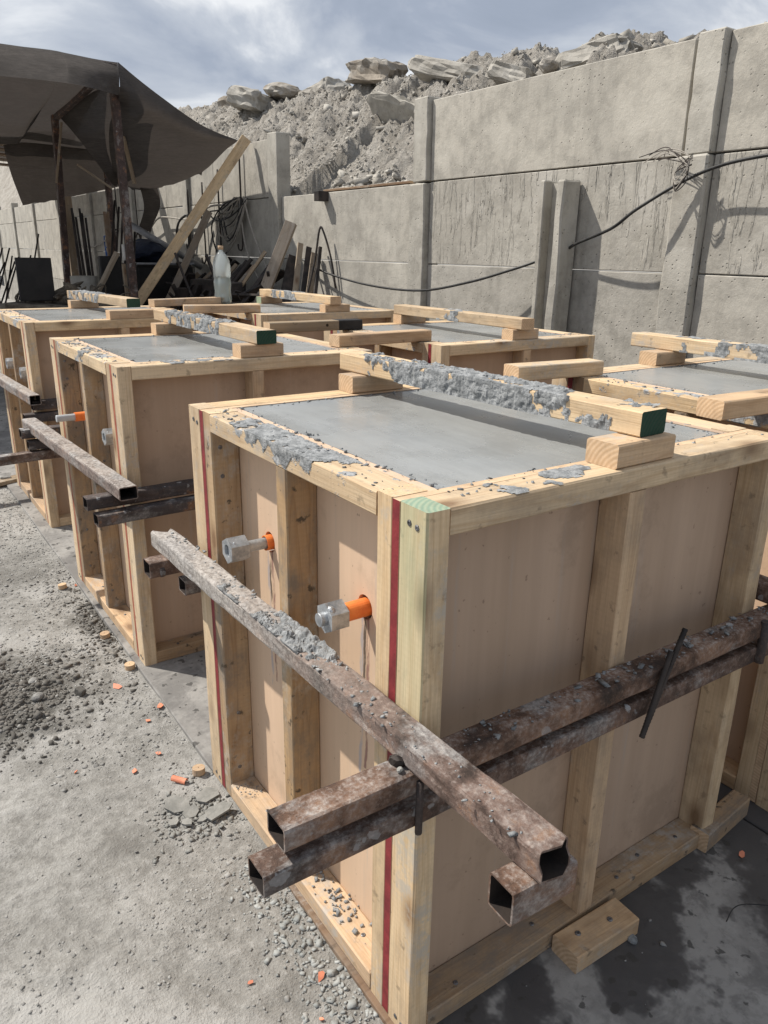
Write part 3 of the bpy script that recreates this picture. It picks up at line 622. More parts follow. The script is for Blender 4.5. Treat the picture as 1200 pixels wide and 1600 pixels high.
def bolt(parent,y,z,tip,style,sleeve=.045):
    b_=link('anchor_bolt',None,parent,(0,y,z)); b_=b_
    bpy.data.objects.remove(b_); 
    rod=cyl('anchor_bolt',(.085,y,z),(tip,y,z),.0125,GREYP if style=='plain' else GALV,parent,16,rings=60,rf=(None if style=='plain' else (lambda t:1+.055*math.sin(t*60*math.pi*.999+1)*(1 if int(t*60)%2 else -1))))
    Lr=.085-tip
    # children in the rod's own frame (z runs along the rod from inside to tip)
    sl0=.085-.065-.004; 
    ring('sleeve',(0,0,sl0-.02),(0.0,0,sl0+.004+sleeve),.0165,.0145,ORNG,rod,24)
    if style=='nut':
        ring('coupling_nut',(0,0,Lr-.034),(0,0,Lr+.006),.0280,.0135,GALV,rod,24,True)
        chunk('zinc_lump',(.012,.016,Lr-.004),(.006,.005,.004),(0,0,0),GALV,4,'ball',rod,.1)
    if style=='nut_through':
        ring('coupling_nut',(0,0,Lr-.046),(0,0,Lr-.012),.0280,.0120,GALV,rod,24,True)
        chunk('zinc_lump',(.010,.018,Lr-.018),(.008,.006,.007),(0,0,0),GALV,6,'ball',rod,.1)
    return rod
def form(loc,label,bolts,detail=0,rz=0,wx=WX,red=REDP,green=False,pal=(W_,W_side),sred=None):
    t=empty('formwork_box',loc,label,'concrete form',BG,rz); L_=lambda *a,**k:lum(*a,parent=t,**k)
    e=B_+PT; cache={}
    for nm,y0,y1 in (('s',0,B_),('n',WY-B_,WY)):
        for i,x in enumerate((0,XM if nm=='s' else XM,wx-A_)):
            full=(i!=1); m=W_green if (green and nm=='s' and i==0) else (pal[0] if i!=1 else W_warm)
            o=L_('stud',(x,y0,0 if full else A_),(x+A_,y1,H if full else H-A_),'z',mat=m,e0=E_,e1=(E_pgreen if (green and nm=='s' and i==0) else m)); cache[nm,i]=o
        cache[nm,'top']=L_('top_rail',(A_,y0+.001,H-A_),(wx-A_,y1,H-.0005),'x',mat=W_mort2 if nm=='s' else pal[0])
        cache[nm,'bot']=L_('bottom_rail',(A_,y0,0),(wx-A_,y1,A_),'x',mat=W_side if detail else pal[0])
        sheet_y('plywood_panel',(0.0005,y0+B_ if nm=='s' else y0-PT,0.002),(wx-.0005,y0+B_+PT if nm=='s' else y0,H-.001),t,(sred or red) if nm=='s' else red)
    for nm,x0,x1 in (('w',0,B_),('e',wx-B_,wx)):
        ys=(e,YM,WY-e-A_)
        for i,y in enumerate(ys):
            full=(i!=1)
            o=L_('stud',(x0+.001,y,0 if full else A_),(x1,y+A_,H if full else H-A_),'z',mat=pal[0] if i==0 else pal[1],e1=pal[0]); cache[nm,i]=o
        cache[nm,'top']=L_('top_rail',(x0,e+A_,H-A_),(x1,WY-e-A_,H-.001),'y',mat=W_mort if nm=='w' else W_mort2)
        cache[nm,'bot']=L_('bottom_rail',(x0,e+A_,0),(x1,WY-e-A_,A_),'y',mat=W_warm)
    hz=.722
    ply_hole('plywood_panel',(B_,e,.002),(B_+PT,WY-e,H-.002),[(yy,hz,.023) for yy in (.25,.62)],PLYW,t)
    box('plywood_panel',(wx-B_-PT,e,.002),(wx-B_,WY-e,H-.002),PLY,t,0)
    # concrete fill with slightly wavy trowelled top
    n_=24; X0,X1,Y0,Y1=e,wx-e,e,WY-e; V=[];F=[]
    for i in range(n_+1):
        for j in range(n_+1):
            x=X0+(X1-X0)*i/n_; y=Y0+(Y1-Y0)*j/n_; ed=min(i,j,n_-i,n_-j)
            V.append((x,y,H-.006+noise.noise(Vector((x*4+loc[0]*3,y*4+loc[1],0)))*.0025+(.003 if ed==0 else 0)))
    for i in range(n_):
        for j in range(n_): a=i*(n_+1)+j; F.append((a,a+n_+1,a+n_+2,a+1))
    k0=len(V); V+=[(X0,Y0,.01),(X1,Y0,.01),(X1,Y1,.01),(X0,Y1,.01)]; c=[0,n_*(n_+1),(n_+1)**2-1,n_]
    for a,b_ in ((0,1),(1,2),(2,3),(3,0)): F.append((k0+a,k0+b_,c[b_],c[a]))
    link('concrete_fill',mesh('concrete_fill',V,F,[FRESH],None,True),t)
    for y,tip,st,slv in bolts: bolt(t,y,hz,tip,st,slv)
    # mortar crumbs left on the rims
    rs=np.random.RandomState(int(loc[1]*10)+5); P=[]
    for _ in range(170 if detail else 100):
        s=rs.randint(3)
        if s<2: P.append((rs.uniform(.004,e+.01),rs.uniform(.1,WY-.08),H))
        else: P.append((rs.uniform(.08,wx-.03),rs.uniform(.03,e+.008),H))
    P=np.array(P); szz=np.clip(rs.lognormal(-6.2,.55,len(P)),.0012,.009); scatter('mortar_crumbs',P,szz,[MORT],int(loc[1]*7)+2,.5,t)
    # ragged mortar line where the fill meets the rim
    P=[];
    for _ in range(600):
        s=rs.randint(4); u=rs.uniform(0,1); j=rs.normal(0,.004)*(1+1.5*(noise.noise(Vector((u*9,s,3)))>.1))
        P.append([(X0+j,Y0+u*(Y1-Y0)),(X1+j,Y0+u*(Y1-Y0)),(X0+u*(X1-X0),Y0+j),(X0+u*(X1-X0),Y1+j)][s]+(H-.004,))
    scatter('mortar_edge',np.array(P),np.clip(rs.lognormal(-5.9,.45,len(P)),.0015,.007),[MORT],int(loc[1]*7)+9,.35,t)
    if detail:
        o=cache['w','top']; L=WY-2*e-2*A_
        crust('mortar_crust',-L*.40,L*.46,B_,A_,o,3+int(loc[1]*5),-.0,.0020,.0028,1,.40,cover=lambda x,k:(-1.0+.75*math.exp(-((x-.0)/.11)**2)+3.2*(k-.20) if k<.37 else -.12-.5*abs(noise.noise(Vector((x*30,k*9,2))))-.9*max(0,k-.75)))
        crust('mortar_crust',-.33,-.06,B_,A_,cache['s','top'],9+int(loc[1]*5),.0,.0022,.0045,-1,.25,cover=lambda x,k:(-1.5 if k<.40 else .0))
        nst=cache['w',2]; yv=WY-e-A_
        for xx,zz in ((.020,.905),(.022,.84),(.035,.50),(.026,.085),(.030,.24)): screw(nst,(xx,yv,zz),(0,-1,0))
        ms=cache['w',1]
        for xx,zz in ((.02,.11),(.04,.60)): screw(ms,(xx,YM,zz),(0,-1,0))
        for zz in (.952,.020): 
            screw(cache['s',0],(0,.022,zz),(-1,0,0)); screw(cache['s',0],(0,.040,zz+.002),(-1,0,0)); screw(cache['n',0],(0,WY-.03,zz),(-1,0,0)); screw(cache['n',0],(0,WY-.05,zz-.004),(-1,0,0))
        for xx in (.12,.33,.57,.66,.78): screw(cache['s','bot'],(xx,.030+.01*math.sin(xx*40),A_),(0,0,1))
        for yy in (.2,.33,.62): screw(cache['w','bot'],(.035,yy,A_),(0,0,1))
    return t,cache
BOXES={}
BOXES['a']=form((0,0,0),'nearest concrete-filled timber form, with green-washed corner stud and red sheet edge',[(.25,-.028,'nut_through',.056),(.62,-.026,'nut',.012)],2,green=True)
BOXES['b']=form((.0237,1.5042,0),'second timber form of the left row, one plain grey bolt sticking out',[(.25,.012,'nut',.004),(.62,-.060,'plain',.062)],1,red=REDP2)
BOXES['c']=form((.0592,3.0459,0),'farthest timber form in the left row, in front of the canopy poles',[(.25,-.0,'nut',.004),(.62,.0,'nut',.004)],0,red=REDP2)
BOXES['d']=form((1.095,-.05,0),'timber form of the right row cut off by the right edge of the photo',[],0,sred=E_)
BOXES['e']=form((1.215,1.50,0),'middle timber form of the right row, in front of the H-section post',[],0,wx=.845)
BOXES['f']=form((1.215,3.034,0),'farthest timber form of the right row, next to the standing water bottle',[],0)
# grey smear and burnt knot on two of the forms
bx,bc=BOXES['b']; V=[];F=[]
tag_sm=chunk('mortar_smear',(.275,B_-.001,.74),(.011,.0012,.05),(0,.1,0),FLAKE,5,'ball',bx,.15)
# loose mortar on the base rail of the nearest form
ax,ac=BOXES['a']; rs=np.random.RandomState(11)
P=np.array([(abs(rs.normal(.034,.014)),rs.normal(.30,.045),A_+.002) for _ in range(62)]+[(rs.uniform(.005,.06),rs.uniform(.68,.74),A_+.001) for _ in range(60)]); sz=np.clip(rs.lognormal(-5.7,.5,len(P)),.0012,.010); sz*=.85; sz[62:]*=.4
scatter('mortar_crumbs',P,sz,[MORT],21,.7,ac['w','bot'].parent)
# ------------------------------------------------------------------ screed beams and their blocks
def beam(bxloc,x,y0,y1,rz,label,green,blabels,mat=W_mort2,crustspec=None,nblk=(.39,.15),sblk=(.393,.15),ngreen=False):
    ox,oy=bxloc
    L=y1-y0; c=(ox+x,oy+(y0+y1)/2,H+A_+.0225)
    o=link('screed_beam',timber_mesh(L,.07,.043,mat=mat,e0=E_green if green else E_,e1=E_),None,c,(0,0,R(90)+rz)); tag(o,label,'timber beam','screed beams lying across the forms')
    if crustspec: crust('mortar_crust',*crustspec[:2],.07,.043,o,*crustspec[2:])
    for (bx_,bl),yy,lb,eg in ((nblk,WY-.036,blabels[0],E_pgreen if ngreen else E_),(sblk,.045,blabels[1],E_)):
        b_=link('packing_block',timber_mesh(bl,.066,A_,mat=W_warm,e0=eg,e1=E_),None,(ox+bx_+bl/2,oy+yy,H+A_/2),(0,0,rnd.uniform(-.02,.02))); tag(b_,lb,'timber block','short blocks under the screed beams')
    return o
beam((0,0),.478,.028,.925,.045,'screed beam thick with mortar, green end, on the nearest form',True,('packing block under the far end of the nearest mortar-caked beam','packing block under the green end of the nearest mortar-caked beam'),mat=W_mort2,crustspec=(-.435,.40,4,-.18,.0040,.0030,1,.3,lambda x,k:(.55-1.9*abs(x+.03) if k<.45 else .22-.5*abs(x))))
crust_o=None
beam((.0237,1.5042),.478,.0,.99,.0,'screed beam with grey mortar and green end on the second form of the left row',True,('packing block under the far end of the beam on the second left form','packing block under the green end of the beam on the second left form'),crustspec=(-.20,.42,7,-.18,.005,.0055,1,.3,None))
beam((.0592,3.0459),.50,.16,1.02,.10,'screed beam with green end on the farthest left form',True,('packing block under the far end of the beam on the farthest left form','wide packing block under the green end of the beam on the farthest left form'),crustspec=(-.10,.42,8,-.10,.005,.007,1,.3,None),sblk=(.38,.32))
beam((1.095,-.05),.50,-.02,.98,-.02,'screed beam on the form cut off by the right edge',False,('packing block under the far end of the beam on the right-edge form','packing block under the near end of the beam on the right-edge form'),crustspec=(-.1,.38,9,-.02,.003,.006,1,.3,None))
beam((1.215,1.50),.425,-.01,.87,.0,'screed beam on the middle form of the right row, grey smear at its centre',False,('packing block under the far end of the beam on the middle right form','packing block under the near end of the beam on the middle right form'),crustspec=(-.05,.13,10,-.10,.003,.006,1,.2,None),sblk=(.37,.14))
beam((1.215,3.034),.46,.0,.90,.0,'screed beam on the farthest form of the right row',False,('green-ended packing block under the far end of the beam on the farthest right form','packing block under the near end of the beam on the farthest right form'),crustspec=(-.05,.33,12,-.12,.003,.008,1,.2,None),sblk=(.40,.16),ngreen=True)
# timber offcuts bridging the two rows
def cross(p0,p1,label,mat=W_warm,e0=E_,e1=E_,w_=.066):
    (x0,y0),(x1,y1)=p0,p1; o=link('cross_timber',timber_mesh(math.hypot(x1-x0,y1-y0),w_,A_,mat=mat,e0=e0,e1=e1),None,((x0+x1)/2,(y0+y1)/2+w_/2,H+A_/2+.001),(0,0,math.atan2(y1-y0,x1-x0)))
    return tag(o,label,'timber offcut','timbers bridging the two rows of forms')
cross((.841,1.620),(1.272,1.640),'clean offcut bridging the second left form and the middle right form')
o=cross((.840,2.165),(1.282,2.145),'dark weathered offcut with a black-painted end and a drilled hole',W_old,E_,E_black)
box('black_paint_end',(.10,-.0335,-.0211),(.2215,.0335,.0211),E_black,o,.003)
cyl('drilled_hole',(.045,-.0336,.003),(.045,-.030,.003),.0065,DARKH,o,12)
cross((.885,3.766),(1.368,3.87),'farthest offcut bridging the rows, in front of the water bottle')
cross((.891,3.262),(1.281,3.155),'brown offcut just before the farthest one, slightly askew',W_dark if False else W_warm)
cross((.875,.738),(1.180,.708),'short thick offcut on the far rim of the nearest form, mortar on its top',W_mort2)
cross((.900,.150),(1.75,.10),'offcut with an orange-stained end running out of frame at the right',W_warm,E_,E_)
# base block and wedge on the slab
t=link('base_block',timber_mesh(.175,.066,A_,mat=W_warm),None,(.435,-.040,A_/2),(0,0,-.03)); tag(t,'short base block screwed down against the front base rail of the nearest form','timber block')
for p in ((-.045,.008,A_/2),(.035,-.002,A_/2)):
    s=link('screw',SCREW,t,p)
t=link('wedge_block',timber_mesh(.20,.045,.052,mat=W_side),None,(.935,.012,.026),(0,0,.10)); tag(t,'timber offcut poking out behind the right corner of the nearest form','timber block')
# ------------------------------------------------------------------ steel clamps round the left row
def clamp(loc,label,specs,rods=()):
    t=empty('steel_clamp',loc,label,'steel clamp','welded square-tube clamps round the forms')
    for p0,p1,w_,h,mat,kw in specs: tube('square_tube',p0,p1,w_,h,mat,t,**kw)
    for p0,p1,r_ in rods: cyl('weld_bar',p0,p1,r_,RUSTD,t,8)
    return t
def notch(y,z): return (.030*max(0,1-abs(y)/.018) if z>0.008 else 0)+(.01 if y>0 else 0)
def tear(y,z): return .0035*math.sin(y*150+1)+(-.003 if z>0 else .003)
cA=clamp((0,0,0),'rusty square-tube clamp around the nearest form, thick concrete dust on its side tube',[
 ((-.250,-.0255,.5975),(.985,-.0255,.590),.050,.037,RUST,dict(seed=2)),
 ((-.280,-.0245,.538),(.985,-.0245,.535),.048,.037,RUSTM,dict(seed=3)),
 ((-.048,.992,.636),(-.018,-.290,.6365),.052,.042,RUSTW,dict(seed=4,e0=notch,e1=tear,jit=.0013)),
 ((-.076,-.262,.589),(.026,-.266,.589),.044,.050,RUST,dict(seed=5,jit=.001)),
 ((-.115,.908,.598),(.985,.908,.598),.048,.040,RUSTM,dict(seed=6)),
 ((-.035,.905,.535),(.985,.905,.535),.048,.038,RUSTG,dict(seed=7)),
 ((.925,-.10,.640),(.918,1.02,.640),.050,.042,RUSTM,dict(seed=8))],
 [((-.038,-.0535,.603),(-.038,-.0535,.512),.0055),((.838,-.0535,.612),(.838,-.0535,.520),.010)])
w_=chunk('weld',(-.054,-.020,.622),(.008,.014,.009),(0,0,.3),STEELD,8,'ball',cA,.22); chunk('weld',(-.060,-.034,.618),(.005,.005,.004),(0,0,.3),FLAKE,9,'ball',cA,.22)
w_=chunk('weld',(-.085,.893,.59),(.01,.012,.016),(0,0,.3),RUSTD,9,'ball',cA,.12)
# mortar heap on the side tube
wt=[o for o in cA.children if o.name.startswith('square_tube')][2]
crust('mortar_heap',-.27,.15,.052,.042,wt,14,-.25,.0068,.0024,-1,.3,lambda x,k:(-.9 if k<.42 else .45*math.exp(-((x+.02)/.13)**2)-.25))
rs=np.random.RandomState(8)
P=[(-.035+rs.uniform(-.022,.022),rs.uniform(-.25,.95),.6575) for _ in range(170)]
scatter('mortar_crumbs',np.array(P),np.clip(rs.lognormal(-6.2,.5,len(P)),.001,.006),[MORT],32,.5,cA)
P=[(rs.uniform(.05,.97),-.0255+rs.uniform(-.022,.022),.613+rs.uniform(0,.002)) for _ in range(150)]
scatter('mortar_crumbs',np.array(P),np.clip(rs.lognormal(-5.9,.6,len(P)),.001,.010),[MORT],33,.25,cA)
bl=BOXES['b'][0].location
cB=clamp((bl[0],bl[1],0),'square-tube clamp around the second form of the left row, bare dark tube ends',[
 ((-.135,-.026,.597),(.985,-.026,.603),.048,.037,RUSTD,dict(seed=12)),
 ((-.118,-.060,.553),(.985,-.030,.556),.048,.037,RUSTD,dict(seed=13)),
 ((-.085,1.02,.634),(-.035,-.125,.638),.055,.040,RUSTG,dict(seed=14)),
 ((-.14,.912,.618),(.985,.912,.606),.048,.036,RUSTD,dict(seed=15)),
 ((-.12,.905,.572),(.2,.905,.572),.044,.036,RUSTD,dict(seed=16)),
 ((-.28,.88,.530),(.04,.90,.532),.046,.036,RUSTM,dict(seed=17))])
bl=BOXES['c'][0].location
cC=clamp((bl[0],bl[1],0),'square-tube clamp around the farthest form of the left row',[
 ((-.02,-.026,.612),(.985,-.026,.612),.048,.042,RUSTD,dict(seed=22)),
 ((-.06,-.030,.556),(.985,-.030,.556),.048,.040,RUSTD,dict(seed=23)),
 ((-.075,1.05,.650),(-.012,-.085,.645),.050,.045,RUSTG,dict(seed=24)),
 ((-.60,.90,.59),(.985,.905,.59),.048,.04,RUSTD,dict(seed=25))])
for nm,lab in (('e','square-tube clamp round the middle right form, mostly hidden'),('d','square-tube clamp round the right-edge form, seen past the nearest form')):
    bl=BOXES[nm][0].location
    if nm=='d': continue
# rebar offcuts on the front tubes
def rebar(p0,p1,r_,lab):
    n=60; o=cyl('rebar_rod',p0,p1,r_,STEELD,None,8,rings=n,rf=lambda t:1+.16*(1 if int(t*n+.5)%2 else 0)); return tag(o,lab,'rebar','rebar offcuts hooked over the front tubes')
rebar((.548,-.058,.680),(.458,-.062,.488),.0048,'longest rebar offcut hooked over the front tubes')
rebar((.520,-.055,.642),(.447,-.070,.497),.0048,'shorter rebar offcut, left of the pair hooked over the front tubes')
# ------------------------------------------------------------------ water bottle
bt=empty('water_bottle',(1.375,3.905,H),'clear ribbed plastic bottle half full of water standing on the farthest right form','plastic bottle')
prof=[(.0,.004),(.040,.0),(.052,.008),(.054,.02),(.053,.05),(.050,.08),(.054,.11),(.054,.135),(.051,.15),(.054,.165),(.054,.225),(.050,.255),(.040,.280),(.024,.302),(.015,.312),(.0145,.332)]
V=[];F=[];n=24
for r_,z in prof:
    for k in range(n): V.append((r_*math.cos(6.2832*k/n),r_*math.sin(6.2832*k/n),z))
for i in range(len(prof)-1):
    for k in range(n): F.append((i*n+k,i*n+(k+1)%n,(i+1)*n+(k+1)%n,(i+1)*n+k))
link('bottle_body',mesh('b',V,F,[BOTM],None,True),bt)
def watm():
    m,nt,b,out=newmat('cloudy_water'); b.inputs['Base Color'].default_value=(.72,.78,.78,1); b.inputs['Roughness'].default_value=.1; b.inputs['Transmission Weight'].default_value=.75; b.inputs['IOR'].default_value=1.33; return m
cyl('water',(0,0,.006),(0,0,.168),.0495,watm(),bt,20)
cyl('cap',(0,0,.322),(0,0,.345),.0165,W_warm,bt,16)
# ------------------------------------------------------------------ boundary wall of posts and panels
WXF=2.95
wl=empty('panel_wall',(WXF,0,0),'tall grey precast concrete wall of stacked panels between posts','wall')
POSTS=[(-2.75,-2.60,2.29),(-.55,-.40,2.29),(1.655,1.80,2.295),(3.87,4.03,2.31),(6.14,6.33,2.32),(8.45,8.60,2.20),(10.55,10.7,2.20),(12.7,12.85,2.2),(14.9,15.05,2.2),(17.1,17.25,2.2),(19.3,19.45,2.2),(21.5,21.65,2.2)]
for i,(y0,y1,zt) in enumerate(POSTS):
    if i in (3,):
        box('post',(-.040,y0,1.775),(.10,y1,zt),WALLP,wl,.006,4,.006,i); box('post',(-.050,y0-.0,-.1),(.10,y1+.02,1.765),WALLP,wl,.008,6,.010,i+20)
    elif i==2:
        box('post',(-.040,y0,1.775),(.10,y1,zt),WALLP,wl,.006,5,.008,i); box('post',(-.046,y0,-.1),(.10,y1+.03,1.770),WALLP,wl,.010,8,.014,i+20)
    else: box('post',(-.040,y0,-.1),(.10,y1,zt),WALLP,wl,.006,4,.006,i)
ROWS=[(-.1,.690),(.694,1.222),(1.228,1.770),(1.778,2.285)]
pc=0
for i in range(len(POSTS)-1):
    y0=POSTS[i][1]+.004; y1=POSTS[i+1][0]-.004
    if i==3: y0+=.02
    if i==2: y0+=.032; y1-=.002
    for r_,(z0,z1) in enumerate(ROWS):
        if r_==3 and i==3: continue
        if r_==3 and i>=5: z1=2.10
        m=[WALLR,WALL if i!=2 else WALLR,WALLD if i in (1,2) else WALL,WALL][r_]
        dx=rnd.uniform(-.004,.004); pc+=1
        yy0=y0+(0 if i!=2 else 0); 
        splits=[(yy0,y1)] if i<4 else [(yy0+(y1-yy0)*k/3+.004*(k>0),yy0+(y1-yy0)*(k+1)/3) for k in range(3)]
        for (a,b_) in splits: box('panel',(dx,a,z0),(.07+dx,b_,z1),m,wl,.004,3,.0022,pc)
# leaning H-shaped post
hp=empty('spare_post',(2.90,2.56,0),'spare concrete H-section post stood upright against the wall','concrete post')
box('flange',(-.085,.060,0),(.035,.098,1.705),WALLP,hp,.006,6,.007,41); box('flange',(-.10,-.10,0),(.035,-.035,1.70),WALLP,hp,.010,8,.013,42); box('web',(-.02,-.034,0),(.02,.059,1.69),WALLP,hp,.0,3,.003,43)
# thin dark board laid on the lower wall section
tag(link('edge_board',timber_mesh(1.25,.05,.018,mat=W_dark),None,(WXF+.03,4.75,1.787),(0,0,R(90))),'thin dark strip lying along the top of the low wall panel','strip')
tag(box('wall_bracket',(WXF-.10,5.27,1.70),(WXF-.002,5.35,1.778),STEELD,None,.002),'short dark bracket sticking out under the top of the low wall panel','bracket')
# cables along the wall
tag(wire('hose_cable',[(2.80,1.0,1.74),(2.84,1.45,1.72),(2.86,1.72,1.66),(2.80,1.95,1.53),(2.80,2.10,1.44),(2.86,2.40,1.36),(2.935,2.55,1.31),(2.935,2.66,1.29),(2.85,2.85,1.22),(2.80,3.25,1.12),(2.82,3.80,1.045),(2.84,4.5,1.055),(2.86,5.2,1.13),(2.88,5.65,1.23)],.0085,RUBR,None,8,10),'long black cable sagging along the wall behind the H-section post','cable')
wire_t=empty('tie_wire',(2.88,1.72,1.72),'bundle of thin wire twisted round the wall post','wire')
for k in range(7):
    rg=random.Random(k); wire('strand',[(-.02,.30-.03*k,.045+rg.uniform(-.02,.02)),(-.03,.12,.06+rg.uniform(-.03,.03)),(-.05,-.02,rg.uniform(-.05,.05)),(-.06,.03,-.10+rg.uniform(-.02,.04)),(-.04,.06,-.03),(-.03,-.02,.03+rg.uniform(-.03,.03))],.0025,CABG if k%2 else STEELD,wire_t,5,6)
# ------------------------------------------------------------------ rubble mound behind the wall
SKY=[(0,2.7),(2.0,2.72),(3.4,2.86),(4.05,2.98),(4.5,3.02),(4.9,2.92),(5.4,3.14),(6.1,3.08),(6.9,3.14),(7.9,3.18),(9.0,3.22),(10.3,3.36),(11.5,3.42),(13.5,3.62),(17,3.8),(30,4.2)]
SY=np.array([s[0] for s in SKY]); SZ=np.array([s[1] for s in SKY])
mx_=axisvals([(3.04,6.2,110),(6.2,9,28),(9,16,8),(16,60,4)]); my_=axisvals([(-4,2,14),(2,11,300),(11,18,90),(18,40,16)])
def mh(x,y):
    zt=float(np.interp(y*1.0,SY,SZ)); base=1.66 if 3.9<y<6.3 else 1.9
    t=min(1,max(0,(x-3.05)/1.9)); s=t*t*(3-2*t)*.5+t*.5; q=Vector((x,y,0))
    z=base+(zt-base)*s
    if x>5.3: z-=(x-5.3)*.05
    k=.35+.65*min(1,t*2.2)
    z+=k*(noise.fractal(q*1.6,.75,2,3)*.12+abs(noise.noise(q*2.6+Vector((3,1,0))))*.22+abs(noise.noise(q*8.3))*.055+noise.fractal(q*14,.6,2,4)*.06)-.10
    return z
VV=np.zeros((len(mx_),len(my_),3)); VV[...,0]=mx_[:,None]; VV[...,1]=my_[None]
for i,x in enumerate(mx_):
    for j,y in enumerate(my_): VV[i,j,2]=mh(x,y)
nx_,ny_=len(mx_),len(my_); ii,jj=np.meshgrid(np.arange(nx_-1),np.arange(ny_-1),indexing='ij'); b0=(ii*ny_+jj).ravel()
md=link('rubble_mound',npmesh('mound',VV.reshape(-1,3),np.stack([b0,b0+ny_,b0+ny_+1,b0+1],1),[MOUND],False)); tag(md,'heap of grey broken rubble and earth rising behind the wall','rubble',None,'stuff')
rs=np.random.RandomState(17); P=[]
for _ in range(26000):
    x=3.06+3.1*rs.rand()**1.2; y=rs.uniform(2.2,13); P.append((x,y,mh(x,y)))
P=np.array(P); sz=np.clip(rs.lognormal(-4.85,.5,len(P)),.004,.035); P[:,2]-=sz*.35
tag(scatter('rubble_stones',P,sz,[ROCK],18,.8),'small broken stones covering the rubble heap','rubble')
P=[]
for _ in range(130):
    x=3.2+2.2*rs.rand(); y=rs.uniform(2.4,12.5); P.append((x,y,mh(x,y)+.01))
tag(scatter('rubble_slabs',np.array(P),np.clip(rs.lognormal(-3.0,.45,len(P)),.03,.13),[ROCK],23,.45),'broken flat pieces of concrete packed through the rubble heap','rubble')
P=np.array([(rs.uniform(3.06,3.6),rs.uniform(3.95,6.2),0) for _ in range(420)]); P[:,2]=[mh(a,b_)+.01 for a,b_,_ in P]; sz=np.clip(rs.lognormal(-3.5,.4,len(P)),.015,.075)
tag(scatter('fallen_stones',P,sz,[ROCK],19,.7),'coarser stones heaped against the back of the low wall section','rubble')
def ck(x,y,dims,rot,lab,mat=ROCK,kind='block',dz=.0,r_=.14,seed=None):
    o=chunk('concrete_chunk',(x,y,mh(x,y)+dz*.75),tuple(a*.95 for a in dims),rot,mat,seed or int(y*10),kind,None,r_); tag(o,lab,'concrete chunk','broken concrete chunks on the rubble heap')
ck(5.0,9.95,(.24,.30,.11),(.1,.1,.2),'rounded boulder left of the wedge slab on the skyline',ROCKW,'ball',.12)
ck(5.0,8.85,(.20,.40,.12),(-.15,.1,0),'flat wedge-shaped slab tilted on the skyline',ROCK,'block',.13)
ck(4.9,7.5,(.22,.36,.13),(.08,.0,.2),'brownish square-edged chunk on the skyline',ROCKW,'block',.14)
ck(4.55,5.75,(.14,.44,.085),(.26,.2,.30),'long slab leaning diagonally above the second wall post',ROCK,'block',.10)
ck(4.6,4.85,(.16,.24,.08),(.3,.2,.3),'pale slab resting behind the top panel right of the leaning slab',ROCK,'block',.10)
ck(4.5,3.82,(.16,.30,.08),(-.12,.15,.1),'pale slab near the middle of the tall panel top',ROCK,'block',.06)
ck(4.5,4.35,(.10,.10,.07),(.2,0,0),'small dark chunk on the heap above the tall panel',ROCKW,'ball',.10)
ck(4.2,3.02,(.14,.22,.05),(-.1,.1,.2),'thin slab near the right end of the heap',ROCK,'block',.02)
ck(4.0,2.48,(.06,.06,.06),(0,.4,0),'lone small rock beside the tall post top',ROCKW,'block',.06)
ck(5.2,11.8,(.32,.38,.17),(0,.1,.3),'broad rock beside the canopy tip',ROCKW,'block',.02)
ck(4.6,10.2,(.26,.26,.14),(.2,.2,.5),'dark hollow-sided chunk above the leaning plank',ROCK,'block',.02)
ck(4.25,6.1,(.05,.36,.22),(.3,-.55,.1),'flat pale face of a slab half buried in the heap',WALL,'block',-.01)
# ------------------------------------------------------------------ shade canopy
cn=empty('shade_canopy',(1.617,6.5,0),'dark torn shade-net canopy on rusty poles by the wall','canopy'); cl_=Vector((1.617,6.5,0))
def cloth(name,rows,mat,parent,res=10,sag=.02,seed=0,off=cl_,torn=0):
    # rows: list of lists of points; bilinear through rows, with wrinkles
    rows=[[Vector(p)-off for p in r_] for r_ in rows]; nr=len(rows); nc=len(rows[0]); V=[];F=[]; NU=(nr-1)*res; NV=(nc-1)*res
    def cr(P,t):
        t=min(t,len(P)-1-1e-6); i=int(t); f=t-i; a=P[max(i-1,0)];b_=P[i];c=P[i+1];d=P[min(i+2,len(P)-1)]
        return .5*((2*b_)+(-a+c)*f+(2*a-5*b_+4*c-d)*f*f+(-a+3*b_-3*c+d)*f**3)
    for i in range(NU+1):
        u=i/res; 
        for j in range(NV+1):
            v=j/res; p=cr([cr(r_,v) for r_ in rows],u); q=p*1.4+Vector((seed,seed,0))
            ed=math.sin(math.pi*i/NU)*math.sin(math.pi*j/NV)
            p=p+Vector((0,0,-sag*ed))+noise.noise_vector(q*1.6)*.012+noise.noise_vector(q*5)*.0015
            if torn and i==NU: p.z+=noise.noise(Vector((j*1.9,seed,0)))*torn
            V.append(p)
    for i in range(NU):
        for j in range(NV): a=i*(NV+1)+j; F.append((a,a+1,a+NV+2,a+NV+1))
    me=mesh(name,V,F,[mat],None,True); return link(name,me,parent)
